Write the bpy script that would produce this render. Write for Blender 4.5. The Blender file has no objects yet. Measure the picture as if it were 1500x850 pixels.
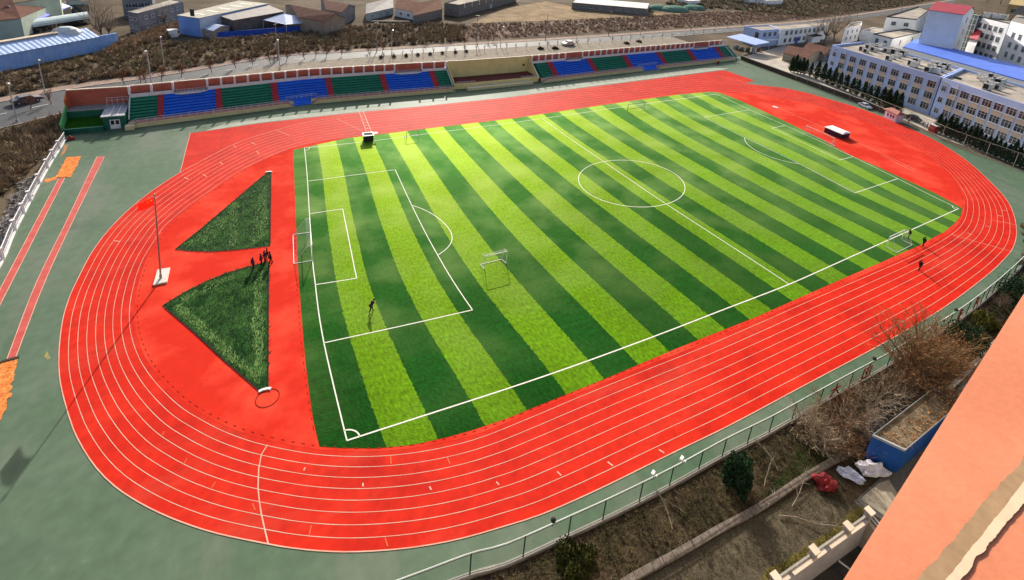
import bpy, bmesh, math, random
import numpy as np
from mathutils import Vector, Matrix
R0 = random.Random(7)
SC = bpy.context.scene
COL = SC.collection
V3 = Vector

# ------------------------------------------------------------------ camera
CAM = np.array([-63.91983, -67.8024, 47.19962])
YAW, PIT, ROL, FPX, PCX, PCY = 1.07274, 0.29859, 0.08252, 723.29147, 765.77658, 114.48248
def cam_rot():
    cy, sy, cp, sp = math.cos(YAW), math.sin(YAW), math.cos(PIT), math.sin(PIT)
    f = np.array([cy*cp, sy*cp, -sp]); r = np.array([sy, -cy, 0.]); u = np.cross(r, f)
    c, s = math.cos(ROL), math.sin(ROL)
    return np.array([c*r+s*u, -s*r+c*u, f])
RM = cam_rot()
def at(u, v, z=0.0):
    """photo survey: where the line of sight through (u, v) meets height z"""
    d = RM.T @ np.array([(u-PCX)/FPX, -(v-PCY)/FPX, 1.0])
    p = CAM + d*((z-CAM[2])/d[2])
    return V3((float(p[0]), float(p[1]), z))
def px(p):
    d = RM @ (np.array(p, float)-CAM)
    return PCX+FPX*d[0]/d[2], PCY-FPX*d[1]/d[2]
cd = bpy.data.cameras.new('camera'); cam = bpy.data.objects.new('camera', cd); COL.objects.link(cam)
m = Matrix.Identity(4)
for i in range(3):
    m[i][0], m[i][1], m[i][2], m[i][3] = RM[0][i], RM[1][i], -RM[2][i], CAM[i]
cam.matrix_world = m
cd.sensor_fit = 'HORIZONTAL'; cd.sensor_width = 36; cd.lens = 36*FPX/1500
cd.shift_x = (750-PCX)/1500; cd.shift_y = -(425-PCY)/1500
cd.clip_start = 0.1; cd.clip_end = 6000
SC.camera = cam

# ------------------------------------------------------------------ light
SUN_AZ, SUN_EL = math.radians(72), math.radians(26.0)
w = bpy.data.worlds.new('World'); SC.world = w; w.use_nodes = True
nt = w.node_tree; bg = nt.nodes['Background']
sky = nt.nodes.new('ShaderNodeTexSky'); sky.sky_type = 'NISHITA'; sky.sun_disc = False
sky.sun_elevation = SUN_EL; sky.sun_rotation = math.pi/2-SUN_AZ
sky.air_density = 1.0; sky.dust_density = 3.5; sky.ozone_density = 0.7
nt.links.new(sky.outputs[0], bg.inputs[0]); bg.inputs[1].default_value = 0.115
sl = bpy.data.lights.new('sun', 'SUN'); sl.energy = 4.5; sl.angle = math.radians(0.5); sl.color = (1.0, 0.945, 0.85)
so = bpy.data.objects.new('sun', sl); COL.objects.link(so)
sd = V3((math.cos(SUN_AZ)*math.cos(SUN_EL), math.sin(SUN_AZ)*math.cos(SUN_EL), math.sin(SUN_EL)))
so.rotation_euler = sd.to_track_quat('Z', 'Y').to_euler(); so.location = sd*300
SC.view_settings.view_transform = 'Standard'; SC.view_settings.look = 'None'
SC.view_settings.exposure = 0.60; SC.view_settings.gamma = 1; SC.view_settings.use_curve_mapping = False
SC.render.engine = 'CYCLES'
SC.cycles.max_bounces = 5; SC.cycles.diffuse_bounces = 2; SC.cycles.glossy_bounces = 2
SC.cycles.transparent_max_bounces = 12; SC.cycles.use_denoising = True
SC.cycles.sample_clamp_indirect = 6

# ------------------------------------------------------------------ materials
MT = {}
def lin(c):
    return tuple(((x/255.)/12.92 if x/255. <= .04045 else ((x/255.+.055)/1.055)**2.4) for x in c)
def mat(name, c1, c2=None, scale=.6, rough=.8, spec=.3, bump=0., bscale=8., metal=0., grain=0., gscale=12., lo=.38, hi=.62, alpha=None, stretch=None, island=0.):
    if name in MT: return MT[name]
    if rough >= .9: spec = min(spec, .05)
    M = bpy.data.materials.new(name); M.use_nodes = True; t = M.node_tree; N, L = t.nodes, t.links
    b = N['Principled BSDF']; b.inputs['Roughness'].default_value = rough; b.inputs['Metallic'].default_value = metal
    b.inputs['Specular IOR Level'].default_value = spec
    col = None
    g = N.new('ShaderNodeNewGeometry'); pos = g.outputs['Position']
    if stretch:
        mp = N.new('ShaderNodeMapping'); mp.inputs['Scale'].default_value = stretch; L.new(pos, mp.inputs[0]); pos = mp.outputs[0]
    if c2 is None: c2 = tuple(x*.82 for x in c1)
    n = N.new('ShaderNodeTexNoise'); n.inputs['Scale'].default_value = scale; n.inputs['Detail'].default_value = 5; n.inputs['Roughness'].default_value = .6
    L.new(pos, n.inputs['Vector'])
    r = N.new('ShaderNodeValToRGB'); e = r.color_ramp.elements
    e[0].position, e[1].position = lo, hi; e[0].color = (*c1, 1); e[1].color = (*c2, 1)
    L.new(n.outputs['Fac'], r.inputs[0]); col = r.outputs[0]
    if grain:
        n2 = N.new('ShaderNodeTexNoise'); n2.inputs['Scale'].default_value = gscale; n2.inputs['Detail'].default_value = 3
        L.new(g.outputs['Position'], n2.inputs['Vector'])
        mr = N.new('ShaderNodeMapRange'); mr.inputs[1].default_value = .3; mr.inputs[2].default_value = .7
        mr.inputs[3].default_value = 1-grain; mr.inputs[4].default_value = 1+grain; L.new(n2.outputs['Fac'], mr.inputs[0])
        mx = N.new('ShaderNodeVectorMath'); mx.operation = 'SCALE'; L.new(col, mx.inputs[0]); L.new(mr.outputs[0], mx.inputs['Scale']); col = mx.outputs[0]
    if island:
        mr = N.new('ShaderNodeMapRange'); mr.inputs[3].default_value = 1-island; mr.inputs[4].default_value = 1+island
        L.new(g.outputs['Random Per Island'], mr.inputs[0])
        mx = N.new('ShaderNodeVectorMath'); mx.operation = 'SCALE'; L.new(col, mx.inputs[0]); L.new(mr.outputs[0], mx.inputs['Scale']); col = mx.outputs[0]
    L.new(col, b.inputs['Base Color'])
    if bump:
        n3 = N.new('ShaderNodeTexNoise'); n3.inputs['Scale'].default_value = bscale; n3.inputs['Detail'].default_value = 4
        L.new(pos, n3.inputs['Vector']); bp = N.new('ShaderNodeBump'); bp.inputs['Strength'].default_value = bump; bp.inputs['Distance'].default_value = .1
        L.new(n3.outputs['Fac'], bp.inputs['Height']); L.new(bp.outputs[0], b.inputs['Normal'])
    if alpha is not None: b.inputs['Alpha'].default_value = alpha
    MT[name] = M; return M

# ------------------------------------------------------------------ mesh builder
class MB:
    def __init__(s): s.v, s.f, s.mi = [], [], []
    def face(s, pts, mi=0):
        b = len(s.v); s.v += [tuple(p) for p in pts]; s.f.append(tuple(range(b, b+len(pts)))); s.mi.append(mi); return s
    def raw(s, vs, fs, mi=0):
        b = len(s.v); s.v += [tuple(p) for p in vs]
        for f in fs: s.f.append(tuple(i+b for i in f)); s.mi.append(mi)
        return s
    def prism(s, poly, z0, z1, mi=0, mtop=None, bottom=False):
        n = len(poly); a = sum(poly[i][0]*poly[(i+1) % n][1]-poly[(i+1) % n][0]*poly[i][1] for i in range(n))
        P = list(poly) if a > 0 else list(poly)[::-1]
        z0 = z0 if isinstance(z0, (list, tuple)) else [z0]*n; z1 = z1 if isinstance(z1, (list, tuple)) else [z1]*n
        if a <= 0: z0, z1 = list(z0)[::-1], list(z1)[::-1]
        vs = [(p[0], p[1], z) for p, z in zip(P, z0)]+[(p[0], p[1], z) for p, z in zip(P, z1)]
        s.raw(vs, [(i, (i+1) % n, n+(i+1) % n, n+i) for i in range(n)], mi)
        b = len(s.v)-2*n; s.f.append(tuple(b+n+i for i in range(n))); s.mi.append(mi if mtop is None else mtop)
        if bottom: s.f.append(tuple(b+n-1-i for i in range(n))); s.mi.append(mi)
        return s
    def box(s, c, sz, ax=None, mi=0):
        """c centre, sz full sizes, ax = horizontal unit vector of local x"""
        ax = V3((1, 0, 0)) if ax is None else V3((ax[0], ax[1], 0)).normalized(); ay = V3((-ax.y, ax.x, 0)); az = V3((0, 0, 1)); c = V3(c)
        vs = [c+ax*(sx*sz[0]/2)+ay*(sy*sz[1]/2)+az*(q*sz[2]/2) for q in (-1, 1) for sx, sy in ((-1, -1), (1, -1), (1, 1), (-1, 1))]
        return s.raw(vs, [(0, 3, 2, 1), (4, 5, 6, 7), (0, 1, 5, 4), (1, 2, 6, 5), (2, 3, 7, 6), (3, 0, 4, 7)], mi)
    def beam(s, a, b, w, h, mi=0):
        """rectangular bar from a to b"""
        a, b = V3(a), V3(b); d = (b-a).normalized(); up = V3((0, 0, 1)) if abs(d.z) < .95 else V3((1, 0, 0))
        x = d.cross(up).normalized()*(w/2); y = x.cross(d).normalized()*(h/2)
        vs = [p+q for p in (a, b) for q in (-x-y, x-y, x+y, -x+y)]
        return s.raw(vs, [(3, 2, 1, 0), (4, 5, 6, 7), (0, 1, 5, 4), (1, 2, 6, 5), (2, 3, 7, 6), (3, 0, 4, 7)], mi)
    def tube(s, pts, r, n=6, mi=0, cap=True):
        pts = [V3(p) for p in pts]; k = len(pts); rr = r if isinstance(r, (list, tuple)) else [r]*k
        vs, x = [], None
        for i, p in enumerate(pts):
            d = (pts[min(i+1, k-1)]-pts[max(i-1, 0)]).normalized()
            if x is None: x = d.cross(V3((0, 0, 1)) if abs(d.z) < .9 else V3((1, 0, 0))).normalized()
            else:
                x = x-d*x.dot(d)
                x = x.normalized() if x.length > 1e-6 else d.orthogonal().normalized()
            y = d.cross(x)
            vs += [p+(x*math.cos(2*math.pi*j/n)+y*math.sin(2*math.pi*j/n))*rr[i] for j in range(n)]
        fs = [(i*n+j, i*n+(j+1) % n, (i+1)*n+(j+1) % n, (i+1)*n+j) for i in range(k-1) for j in range(n)]
        if cap: fs += [tuple(range(n))[::-1], tuple((k-1)*n+j for j in range(n))]
        return s.raw(vs, fs, mi)
    def ball(s, c, r, n=10, k=6, mi=0, sq=(1, 1, 1)):
        c = V3(c); vs = [c+V3((0, 0, -r*sq[2]))]
        for i in range(1, k):
            a = -math.pi/2+math.pi*i/k
            vs += [c+V3((math.cos(a)*math.cos(2*math.pi*j/n)*r*sq[0], math.cos(a)*math.sin(2*math.pi*j/n)*r*sq[1], math.sin(a)*r*sq[2])) for j in range(n)]
        vs.append(c+V3((0, 0, r*sq[2])))
        fs = [(0, 1+(j+1) % n, 1+j) for j in range(n)]
        for i in range(k-2): fs += [(1+i*n+j, 1+i*n+(j+1) % n, 1+(i+1)*n+(j+1) % n, 1+(i+1)*n+j) for j in range(n)]
        l = len(vs)-1; fs += [(l, 1+(k-2)*n+j, 1+(k-2)*n+(j+1) % n) for j in range(n)]
        return s.raw(vs, fs, mi)
    def build(s, name, mats, parent=None, smooth=False):
        if not isinstance(mats, (list, tuple)): mats = [mats]
        me = bpy.data.meshes.new(name); o = V3((0, 0, 0))
        if parent is not None:
            o = V3(parent['_o']) if '_o' in parent else o
        else:
            if s.v:
                a = np.array(s.v); o = V3((float(a[:, 0].mean()), float(a[:, 1].mean()), float(a[:, 2].min())))
        me.from_pydata([(p[0]-o.x, p[1]-o.y, p[2]-o.z) for p in s.v], [], s.f)
        for x in mats: me.materials.append(x)
        if len(mats) > 1: me.polygons.foreach_set('material_index', s.mi)
        if smooth: me.polygons.foreach_set('use_smooth', [True]*len(s.f))
        me.update(); ob = bpy.data.objects.new(name, me); COL.objects.link(ob)
        if parent is not None: ob.parent = parent; ob['_o'] = tuple(o)
        else: ob.location = o; ob['_o'] = tuple(o)
        return ob
def tag(o, label, cat, group=None):
    o['label'] = label; o['category'] = cat
    if group: o['group'] = group
    return o
def thing(name, label, cat, origin, group=None):
    o = bpy.data.objects.new(name, None); COL.objects.link(o); o.location = origin; o['_o'] = tuple(origin)
    o.empty_display_size = .3
    return tag(o, label, cat, group)
def struct(o, kind='structure'): o['kind'] = kind; return o
def copy_tree(o, parent=None):
    c = o.copy(); COL.objects.link(c)
    if parent is not None: c.parent = parent
    for ch in list(o.children): copy_tree(ch, c)
    return c
def place(proto, used, loc, rz, sc, label, group=None):
    """first use moves the prototype itself, later uses copy it with its parts"""
    o = copy_tree(proto) if used[0] else proto
    used[0] = True
    o.location = loc; o.rotation_euler = (0, 0, rz); o.scale = (sc, sc, sc) if not isinstance(sc, tuple) else sc
    o['label'] = label
    if group: o['group'] = group
    return o
# ------------------------------------------------------------------ flat sheets
def dens(P, closed=False, step=1.0, catmull=True):
    """smooth curve through ground points, resampled"""
    P = [V3((p[0], p[1], 0)) for p in P]; n = len(P); out = []
    rng = range(n) if closed else range(n-1)
    for i in rng:
        p1, p2 = P[i], P[(i+1) % n]
        p0 = P[i-1] if (closed or i > 0) else p1*2-p2
        p3 = P[(i+2) % n] if (closed or i+2 < n) else p2*2-p1
        k = max(1, int((p2-p1).length/step))
        for j in range(k):
            t = j/k
            if catmull:
                out.append(.5*((2*p1)+(p2-p0)*t+(2*p0-5*p1+4*p2-p3)*t*t+(3*p1-p0-3*p2+p3)*t**3))
            else: out.append(p1.lerp(p2, t))
    if not closed: out.append(P[-1].copy())
    return out
def gp(pts, z=0.): return [at(u, v, z) for u, v in pts]
def sheet(name, poly, z, M, parent=None):
    bm = bmesh.new(); vs = [bm.verts.new((p[0], p[1], z)) for p in poly]; f = bm.faces.new(vs)
    if f.normal.z < 0: f.normal_flip()
    bm.normal_update(); f.normal_update()
    if f.normal.z < 0: f.normal_flip()
    bmesh.ops.triangulate(bm, faces=bm.faces[:])
    me = bpy.data.meshes.new(name); bm.to_mesh(me); bm.free(); me.materials.append(M)
    o = bpy.data.objects.new(name, me); COL.objects.link(o)
    if parent is not None: o.parent = parent
    return o
def ribbon(mb, P, wd, z, closed=False, mi=0):
    P = [V3((p[0], p[1], 0)) for p in P]; n = len(P); L, Rr = [], []
    for i, p in enumerate(P):
        a = P[i-1] if (closed or i > 0) else p; b = P[(i+1) % n] if (closed or i < n-1) else p
        d = (b-a).normalized(); q = V3((-d.y, d.x, 0))*(wd/2); L.append(p+q); Rr.append(p-q)
    vs = [(p.x, p.y, z) for p in L]+[(p.x, p.y, z) for p in Rr]
    k = n if closed else n-1
    mb.raw(vs, [(n+i, n+(i+1) % n, (i+1) % n, i) for i in range(k)], mi); return mb
def dashes(mb, P, wd, z, on, off, mi=0):
    P = dens(P, step=.15, catmull=False); acc = 0; cur = []
    for i in range(len(P)-1):
        acc += (P[i+1]-P[i]).length; ph = acc % (on+off)
        if ph < on: cur.append(P[i])
        else:
            if len(cur) > 1: ribbon(mb, [cur[0], cur[-1]], wd, z, mi=mi)
            cur = []
    return mb
# ------------------------------------------------------------------ pitch mapping (ideal metres -> surveyed ground)
PL, PW = 119.52, 64.93
l_, w_ = PL/2, PW/2
KEY = [(-l_, -w_, 508, 646), (-l_, w_, 446, 217), (l_, -w_, 1404, 306), (l_, w_, 1050, 138), (0, -w_, 1156, 417), (0, w_, 794.5, 174),
       (-l_, 20.16, 450.5, 266), (-l_+16.5, 20.16, 579, 249), (-l_+16.5, -20.16, 692, 454.5), (-l_, -20.16, 474.4, 502.6),
       (-l_, 9.16, 453.6, 313.5), (-l_+5.5, 9.16, 501.7, 306.4), (-l_+5.5, -9.16, 522, 408.5), (-l_, -9.16, 462.5, 417.2),
       (-l_+16.5, 7.31, 603, 300.8), (-l_+16.5, -7.31, 641, 373.5), (0, 9.15, 885.7, 238), (0, -9.15, 974.3, 298.3),
       (l_, -20.16, 1315, 262), (l_-16.5, -20.16, 1252, 283), (l_-16.5, 20.16, 1031, 172), (l_, 20.16, 1098, 161),
       (l_, -9.16, 1249, 230), (l_-5.5, -9.16, 1230, 234.6), (l_-5.5, 9.16, 1131, 188), (l_, 9.16, 1150, 184),
       (l_-16.5, 7.31, 1091, 202), (l_-16.5, -7.31, 1171, 240.3),
       (-l_+20.15, 0, 659, 338)]
KEY += [(-l_/2, w_, 634.8, 195), (l_/2, w_, 931.4, 154.2)]
for _i in (-.75, -.5, -.25, .25, .5, .75):   # points along the near touch line
    _x = _i*l_; _u = (874.8*_i+1156)/(.4464*_i+1)
    KEY.append((_x, -w_, _u, float(np.interp(_u, [508, 690, 866.7, 960.4, 1156, 1250, 1404], [646, 588, 528, 492, 417, 375, 306]))))
def tps(A, B, lam):
    A, B = np.array(A, float), np.array(B, float); n = len(A)
    def K(P, Q):
        r2 = ((P[:, None]-Q[None])**2).sum(2); return r2*np.log(np.maximum(r2, 1e-12))*.5
    M = np.zeros((n+3, n+3)); M[:n, :n] = K(A, A)+lam*np.eye(n); M[:n, n] = 1; M[:n, n+1:] = A; M[n, :n] = 1; M[n+1:, :n] = A.T
    y = np.zeros((n+3, 2)); y[:n] = B; c = np.linalg.solve(M, y)
    def f(P):
        P = np.atleast_2d(np.array(P, float)); return K(P, A) @ c[:n]+c[n]+P @ c[n+1:]
    return f
_A = [(a, b) for a, b, _, _ in KEY]; _B = [tuple(at(u, v))[:2] for _, _, u, v in KEY]
TF, TI = tps(_A, _B, 10.), tps(_B, _A, 10.)
def G(x, y, z=0.):
    p = TF([(x, y)])[0]; return V3((float(p[0]), float(p[1]), z))
def GL(pts): return [V3((float(a), float(b), 0)) for a, b in TF(pts)]

# ------------------------------------------------------------------ ground materials
M_ground = mat('dry_earth', (.135, .100, .068), (.075, .056, .037), scale=.06, rough=.95, bump=.4, bscale=1.5, grain=.35, gscale=1.8)
M_apron = mat('apron_green', (.060, .112, .060), (.105, .148, .098), scale=.05, rough=.6, spec=.13, grain=.12, gscale=.9, lo=.3, hi=.7)
M_track = mat('track_red', (.59, .022, .008), (.45, .012, .005), scale=.18, rough=.65, spec=.045, grain=.12, gscale=1.1, lo=.3, hi=.7)
def fade(M, c, sc, lo, hi, amt):
    """worn, bleached rubber in patches"""
    t = M.node_tree; N, L = t.nodes, t.links; b = N['Principled BSDF']; src = b.inputs['Base Color'].links[0].from_socket
    g = N.new('ShaderNodeNewGeometry'); mp = N.new('ShaderNodeMapping'); mp.inputs['Scale'].default_value = sc; L.new(g.outputs['Position'], mp.inputs[0])
    n = N.new('ShaderNodeTexNoise'); n.inputs['Scale'].default_value = 1; n.inputs['Detail'].default_value = 6; n.inputs['Roughness'].default_value = .65; L.new(mp.outputs[0], n.inputs['Vector'])
    r = N.new('ShaderNodeMapRange'); r.inputs[1].default_value = lo; r.inputs[2].default_value = hi; r.inputs[4].default_value = amt; L.new(n.outputs['Fac'], r.inputs[0])
    x = N.new('ShaderNodeMix'); x.data_type = 'RGBA'; L.new(r.outputs[0], x.inputs[0]); L.new(src, x.inputs[6]); x.inputs[7].default_value = (*c, 1); L.new(x.outputs[2], b.inputs['Base Color'])
fade(M_track, (.60, .10, .06), (.05, .22, 1), .52, .75, .34); fade(M_track, (.34, .008, .005), (.09, .09, 1), .56, .72, .6)
fade(M_apron, (.15, .165, .125), (.16, .05, 1), .5, .7, .8); fade(M_apron, (.055, .085, .06), (.06, .11, 1), .55, .7, .6); fade(M_apron, (.2, .2, .17), (.9, .9, 1), .64, .75, .5)
M_dred = mat('infield_red', (.68, .058, .030), (.56, .026, .013), scale=.13, rough=.9, spec=.03, grain=.06, gscale=.7, lo=.40, hi=.56)
M_white = mat('line_paint', (.78, .74, .66), (.70, .66, .58), scale=2, rough=.8, spec=.15)
M_rline = mat('lane_paint', (.62, .40, .30), (.62, .28, .20), scale=.4, spec=.05, rough=.7)
M_drain = mat('drain_slots', (.26, .014, .011), rough=.9)
M_run = mat('runway_red', (.50, .075, .06), (.42, .045, .035), scale=.8, rough=.7)
M_sand = mat('pit_sand', (.72, .26, .075), (.60, .16, .04), scale=1.2, rough=.95, bump=.6, bscale=5, grain=.35, gscale=4)
M_asph = mat('asphalt', (.062, .064, .07), (.045, .047, .052), scale=.4, rough=.7, spec=.25, grain=.1)
M_pave = mat('pavement', (.29, .245, .195), (.21, .18, .14), scale=.5, rough=.9, grain=.15, gscale=2.5)
M_soil = mat('garden_soil', (.070, .048, .030), (.036, .030, .018), scale=.35, rough=.95, bump=.6, bscale=4, grain=.45, gscale=5)
M_conc = mat('concrete', (.34, .31, .27), (.26, .24, .21), scale=.8, rough=.85, grain=.12, gscale=4)

def turf_mat(name, dark, light, bias=0., net=False):
    M = bpy.data.materials.new(name); M.use_nodes = True; t = M.node_tree; N, L = t.nodes, t.links; b = N['Principled BSDF']
    def nd(k, **a):
        q = N.new(k)
        for x, y in a.items(): setattr(q, x, y)
        return q
    def mth(op, a, c=None, d=None):
        q = nd('ShaderNodeMath', operation=op)
        for i, x in enumerate((a, c, d)):
            if x is None: continue
            if isinstance(x, (int, float)): q.inputs[i].default_value = x
            else: L.new(x, q.inputs[i])
        return q.outputs[0]
    uv = nd('ShaderNodeUVMap'); sx = nd('ShaderNodeSeparateXYZ'); L.new(uv.outputs[0], sx.inputs[0])
    def noise(scale, det=4, st=None):
        n = nd('ShaderNodeTexNoise'); n.inputs['Scale'].default_value = scale; n.inputs['Detail'].default_value = det; src = uv.outputs[0]
        if st:
            mp = nd('ShaderNodeMapping'); mp.inputs['Scale'].default_value = st; L.new(src, mp.inputs[0]); src = mp.outputs[0]
        L.new(src, n.inputs['Vector']); return n.outputs['Fac']
    wob = mth('MULTIPLY', mth('SUBTRACT', noise(3.2, 3), .5), .42)
    s = mth('FRACT', mth('DIVIDE', mth('ADD', mth('ADD', sx.outputs[0], 53.79-2.75+8.06*20), wob), 8.06))
    lightf = mth('LESS_THAN', s, .5)
    mix = nd('ShaderNodeMix', data_type='RGBA'); mix.inputs[6].default_value = (*dark, 1); mix.inputs[7].default_value = (*light, 1); L.new(lightf, mix.inputs[0])
    col = mix.outputs[2]
    # seams of the rolls, worn patches, blade grain
    g1 = mth('MULTIPLY_ADD', noise(3.6, 4, (1, .45, 1)), 2.2, -.1); g2 = mth('MULTIPLY_ADD', noise(.09, 3), 1.1, .45); g3 = mth('MULTIPLY_ADD', noise(1.2, 4, (.25, 1.6, 1)), .7, .65)
    k = mth('MULTIPLY', mth('MULTIPLY', g1, g2), g3)
    v = nd('ShaderNodeVectorMath', operation='SCALE'); L.new(col, v.inputs[0]); L.new(k, v.inputs['Scale']); col = v.outputs[0]
    # worn, dusty areas along the stand side
    wear = mth('MULTIPLY', mth('MULTIPLY_ADD', noise(.13, 5), 3.8, -1.6), mth('MULTIPLY_ADD', sx.outputs[1], .011, .42))
    wear = mth('MINIMUM', mth('MAXIMUM', wear, 0.), .6)
    mx = nd('ShaderNodeMix', data_type='RGBA'); L.new(wear, mx.inputs[0]); L.new(col, mx.inputs[6]); mx.inputs[7].default_value = (.23, .30, .10, 1)
    L.new(mx.outputs[2], b.inputs['Base Color'])
    b.inputs['Roughness'].default_value = .9; b.inputs['Specular IOR Level'].default_value = .0
    b.inputs['Sheen Weight'].default_value = .5; b.inputs['Sheen Roughness'].default_value = .32; b.inputs['Sheen Tint'].default_value = (.6, 1.0, .3, 1)
    bp = nd('ShaderNodeBump'); bp.inputs['Strength'].default_value = .6; bp.inputs['Distance'].default_value = .06
    L.new(noise(5., 3), bp.inputs['Height']); L.new(bp.outputs[0], b.inputs['Normal'])
    # blade gloss: green plastic fibres shine at grazing angles towards the low sun
    gl = nd('ShaderNodeBsdfGlossy'); gl.inputs['Roughness'].default_value = TG[1]; gc = nd('ShaderNodeMix', data_type='RGBA'); gc.inputs[6].default_value = (.30, .72, .20, 1); gc.inputs[7].default_value = TG[2]; L.new(lightf, gc.inputs[0]); L.new(gc.outputs[2], gl.inputs['Color']); L.new(bp.outputs[0], gl.inputs['Normal'])
    fr = nd('ShaderNodeFresnel'); fr.inputs['IOR'].default_value = TG[0]
    ms = nd('ShaderNodeMixShader'); L.new(mth('MULTIPLY', fr.outputs[0], mth('MULTIPLY_ADD', lightf, .5, .62)), ms.inputs[0]); L.new(b.outputs[0], ms.inputs[1]); L.new(gl.outputs[0], ms.inputs[2]); L.new(ms.outputs[0], N['Material Output'].inputs[0])
    return M
TG = (1.27, .60, (.66, .83, .12, 1))
M_turf = turf_mat('striped_turf', (.002, .042, .004), (.064, .168, .002))

# ------------------------------------------------------------------ terrain
gb = MB(); S = 2600
gb.face([(-S, -S, -.12), (S, -S, -.12), (S, S, -.12), (-S, S, -.12)]); struct(gb.build('ground', M_ground))

APR = gp([(-60, 480), (0, 392), (23, 339), (61, 263), (96, 208), (90, 200)])+[at(150, 186), at(240, 172), at(434, 146), at(668, 126), at(800, 112), at(946, 95), at(1086, 82)] + \
    gp([(1110, 98), (1188, 127), (1263, 155), (1330, 182), (1383, 208), (1443, 231), (1500, 252), (1560, 275), (1570, 330), (1510, 375), (1484, 403), (1445, 438), (1400, 473), (1345, 509), (1289, 544), (1242, 570), (1159, 617),
        (1120, 639), (1057, 670), (980, 715), (896, 759), (832, 787), (740, 832), (688, 848), (620, 878), (400, 900), (-200, 900)])
struct(sheet('apron', APR, 0.0, M_apron))

OUT = [(278.6, 195.5), (272.5, 219), (266.5, 243), (263.5, 253), (235.6, 271), (207.7, 291), (177.3, 317.8), (152, 345.7), (131.7, 374.8), (111.5, 414), (103.2, 432), (93.7, 460.8), (88.6, 491), (86.3, 521), (87, 549.5), (91.5, 576), (101.3, 611), (107.8, 630),
       (121.7, 657.2), (141.1, 685.7), (168.3, 712.8), (204.5, 736.7), (248.5, 758.2), (297.7, 776), (336.5, 786), (379.3, 794.6), (408.8, 800.3), (447.7, 805.5), (486.5, 808.3), (525.3, 808.5), (577, 805.3), (628.9, 798.6), (680.7, 787.9), (743, 770),
       (791.8, 754.3), (843.6, 732.3), (895.3, 708.2), (947, 682.6), (998.9, 657.2), (1058.4, 628.5), (1110, 601.5), (1162, 573.5), (1214, 545.8), (1266, 518.3), (1318, 489.6), (1370, 458.8), (1409, 432), (1450, 400), (1469, 382), (1482, 366.5), (1487.7, 352), (1489, 339),
       (1487, 322), (1481, 304), (1473, 291), (1463.6, 280), (1439.6, 256), (1417, 236.5), (1394, 220.5), (1373, 207.8), (1350.7, 196.5), (1318, 181.5), (1292.6, 171.3), (1266, 161.5), (1240.6, 153), (1214, 145.5), (1188.6, 138), (1162, 131.8), (1145, 128.5), (1102, 123.8)]
EXT = [(1091.6, 121.9), (1105.5, 118.4), (1084, 111), (1063.9, 103.9), (1059, 103.3), (968, 114.7), (874, 126.5), (790.7, 137), (740, 143.4), (623, 155.5), (524.5, 164.7), (446, 173.5), (380, 181)]
o_red = gp(OUT)
red = dens(o_red[:4], step=2, catmull=False)[:-1]+dens(o_red[3:], step=1.2)+gp(EXT)
struct(sheet('running_track', red, 0.02, M_track))
# lanes: inner and outer edge, the lines between them evenly spread
LOUT = OUT[3:]+[(1075, 115.8), (1050, 111.6), (1020, 110.8), (968, 116.2), (874, 128), (790.7, 138.5), (740, 145), (623, 157), (524.5, 166.5), (470, 175.6), (430, 184), (396, 193.5), (369, 201.6), (342, 212), (316.8, 224.5), (291.6, 237.8)]
LIN = [(243, 329.4), (231, 345), (217, 366.5), (207.7, 383.3), (200, 403), (195.2, 421), (191, 441), (189.5, 461), (191.2, 486), (200, 516.5), (215.3, 544.4), (238, 572), (266, 597.6), (293.8, 614.8), (323.6, 630.5), (357, 643.5), (390.7, 653), (447.7, 664), (499.4, 668.8), (551.2, 668.8), (603, 664.2), (654.8, 654.8), (706.5, 640.6),
       (773, 614), (854, 579.8), (947.7, 541.9), (1031.3, 508.6), (1110, 474.8), (1188, 440.3), (1276, 402.5), (1329.4, 379.3), (1352.7, 367.9), (1374.7, 356), (1394, 343.5), (1405.8, 333.5), (1414, 320.4), (1417.5, 304), (1416, 290), (1410, 278.2), (1401.5, 265), (1386, 248.3), (1369, 234), (1350.7, 221.3), (1329.5, 209), (1304, 196.3), (1275, 180.8), (1232, 165.3), (1188.6, 152.7), (1136.7, 142), (1093, 136), (1071, 134.2), (1045, 134.0),
       (993, 138), (917, 148), (841, 159), (750, 172.5), (623, 187.5), (522, 199), (470, 206), (428, 216), (396, 228.3), (360, 245.3), (333, 261.5), (306, 280.5), (273.6, 303)]
lo = dens(gp(LOUT), closed=True, step=1.0); li = dens(gp(LIN), closed=True, step=.4)
la = np.array([(p.x, p.y) for p in li])
near = []
cur = None
for p in lo:
    d = np.hypot(la[:, 0]-p.x, la[:, 1]-p.y)
    near.append(int(d.argmin()))
# smooth the pairing
un = np.unwrap(np.array(near)*2*np.pi/len(li)); kk = 9
if un[-1] < un[0]: tot = -2*np.pi
else: tot = 2*np.pi
ext = np.concatenate([un[-kk:]-tot, un, un[:kk]+tot]); sm = np.convolve(ext, np.ones(2*kk+1)/(2*kk+1), 'valid')
pair = [(a, li[int(round(x/(2*np.pi)*len(li))) % len(li)]) for a, x in zip(lo, sm)]
def lane(t): return [b.lerp(a, t) for a, b in pair]
mk = MB()
for k in range(9): ribbon(mk, lane(k/8.), .056 if k < 8 else .09, .029, closed=True)
ribbon(mk, dens(o_red[:4], step=2, catmull=False), .10, .029)
for pl, wd in (([(392, 652), (383, 666), (379, 687), (378, 715), (383, 754), (393, 797)], .13), ([(1394, 344), (1482, 369)], .1), ([(1453, 322.4), (1487, 329.5)], .1), ([(526, 163.5), (539, 200)], .2), ([(532, 163), (546, 198.5)], .2),
               ([(493, 174), (530, 192)], .12), ([(404, 191), (425, 199)], .12)):
    ribbon(mk, dens(gp(pl), step=1), wd*.8, .032)
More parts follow.
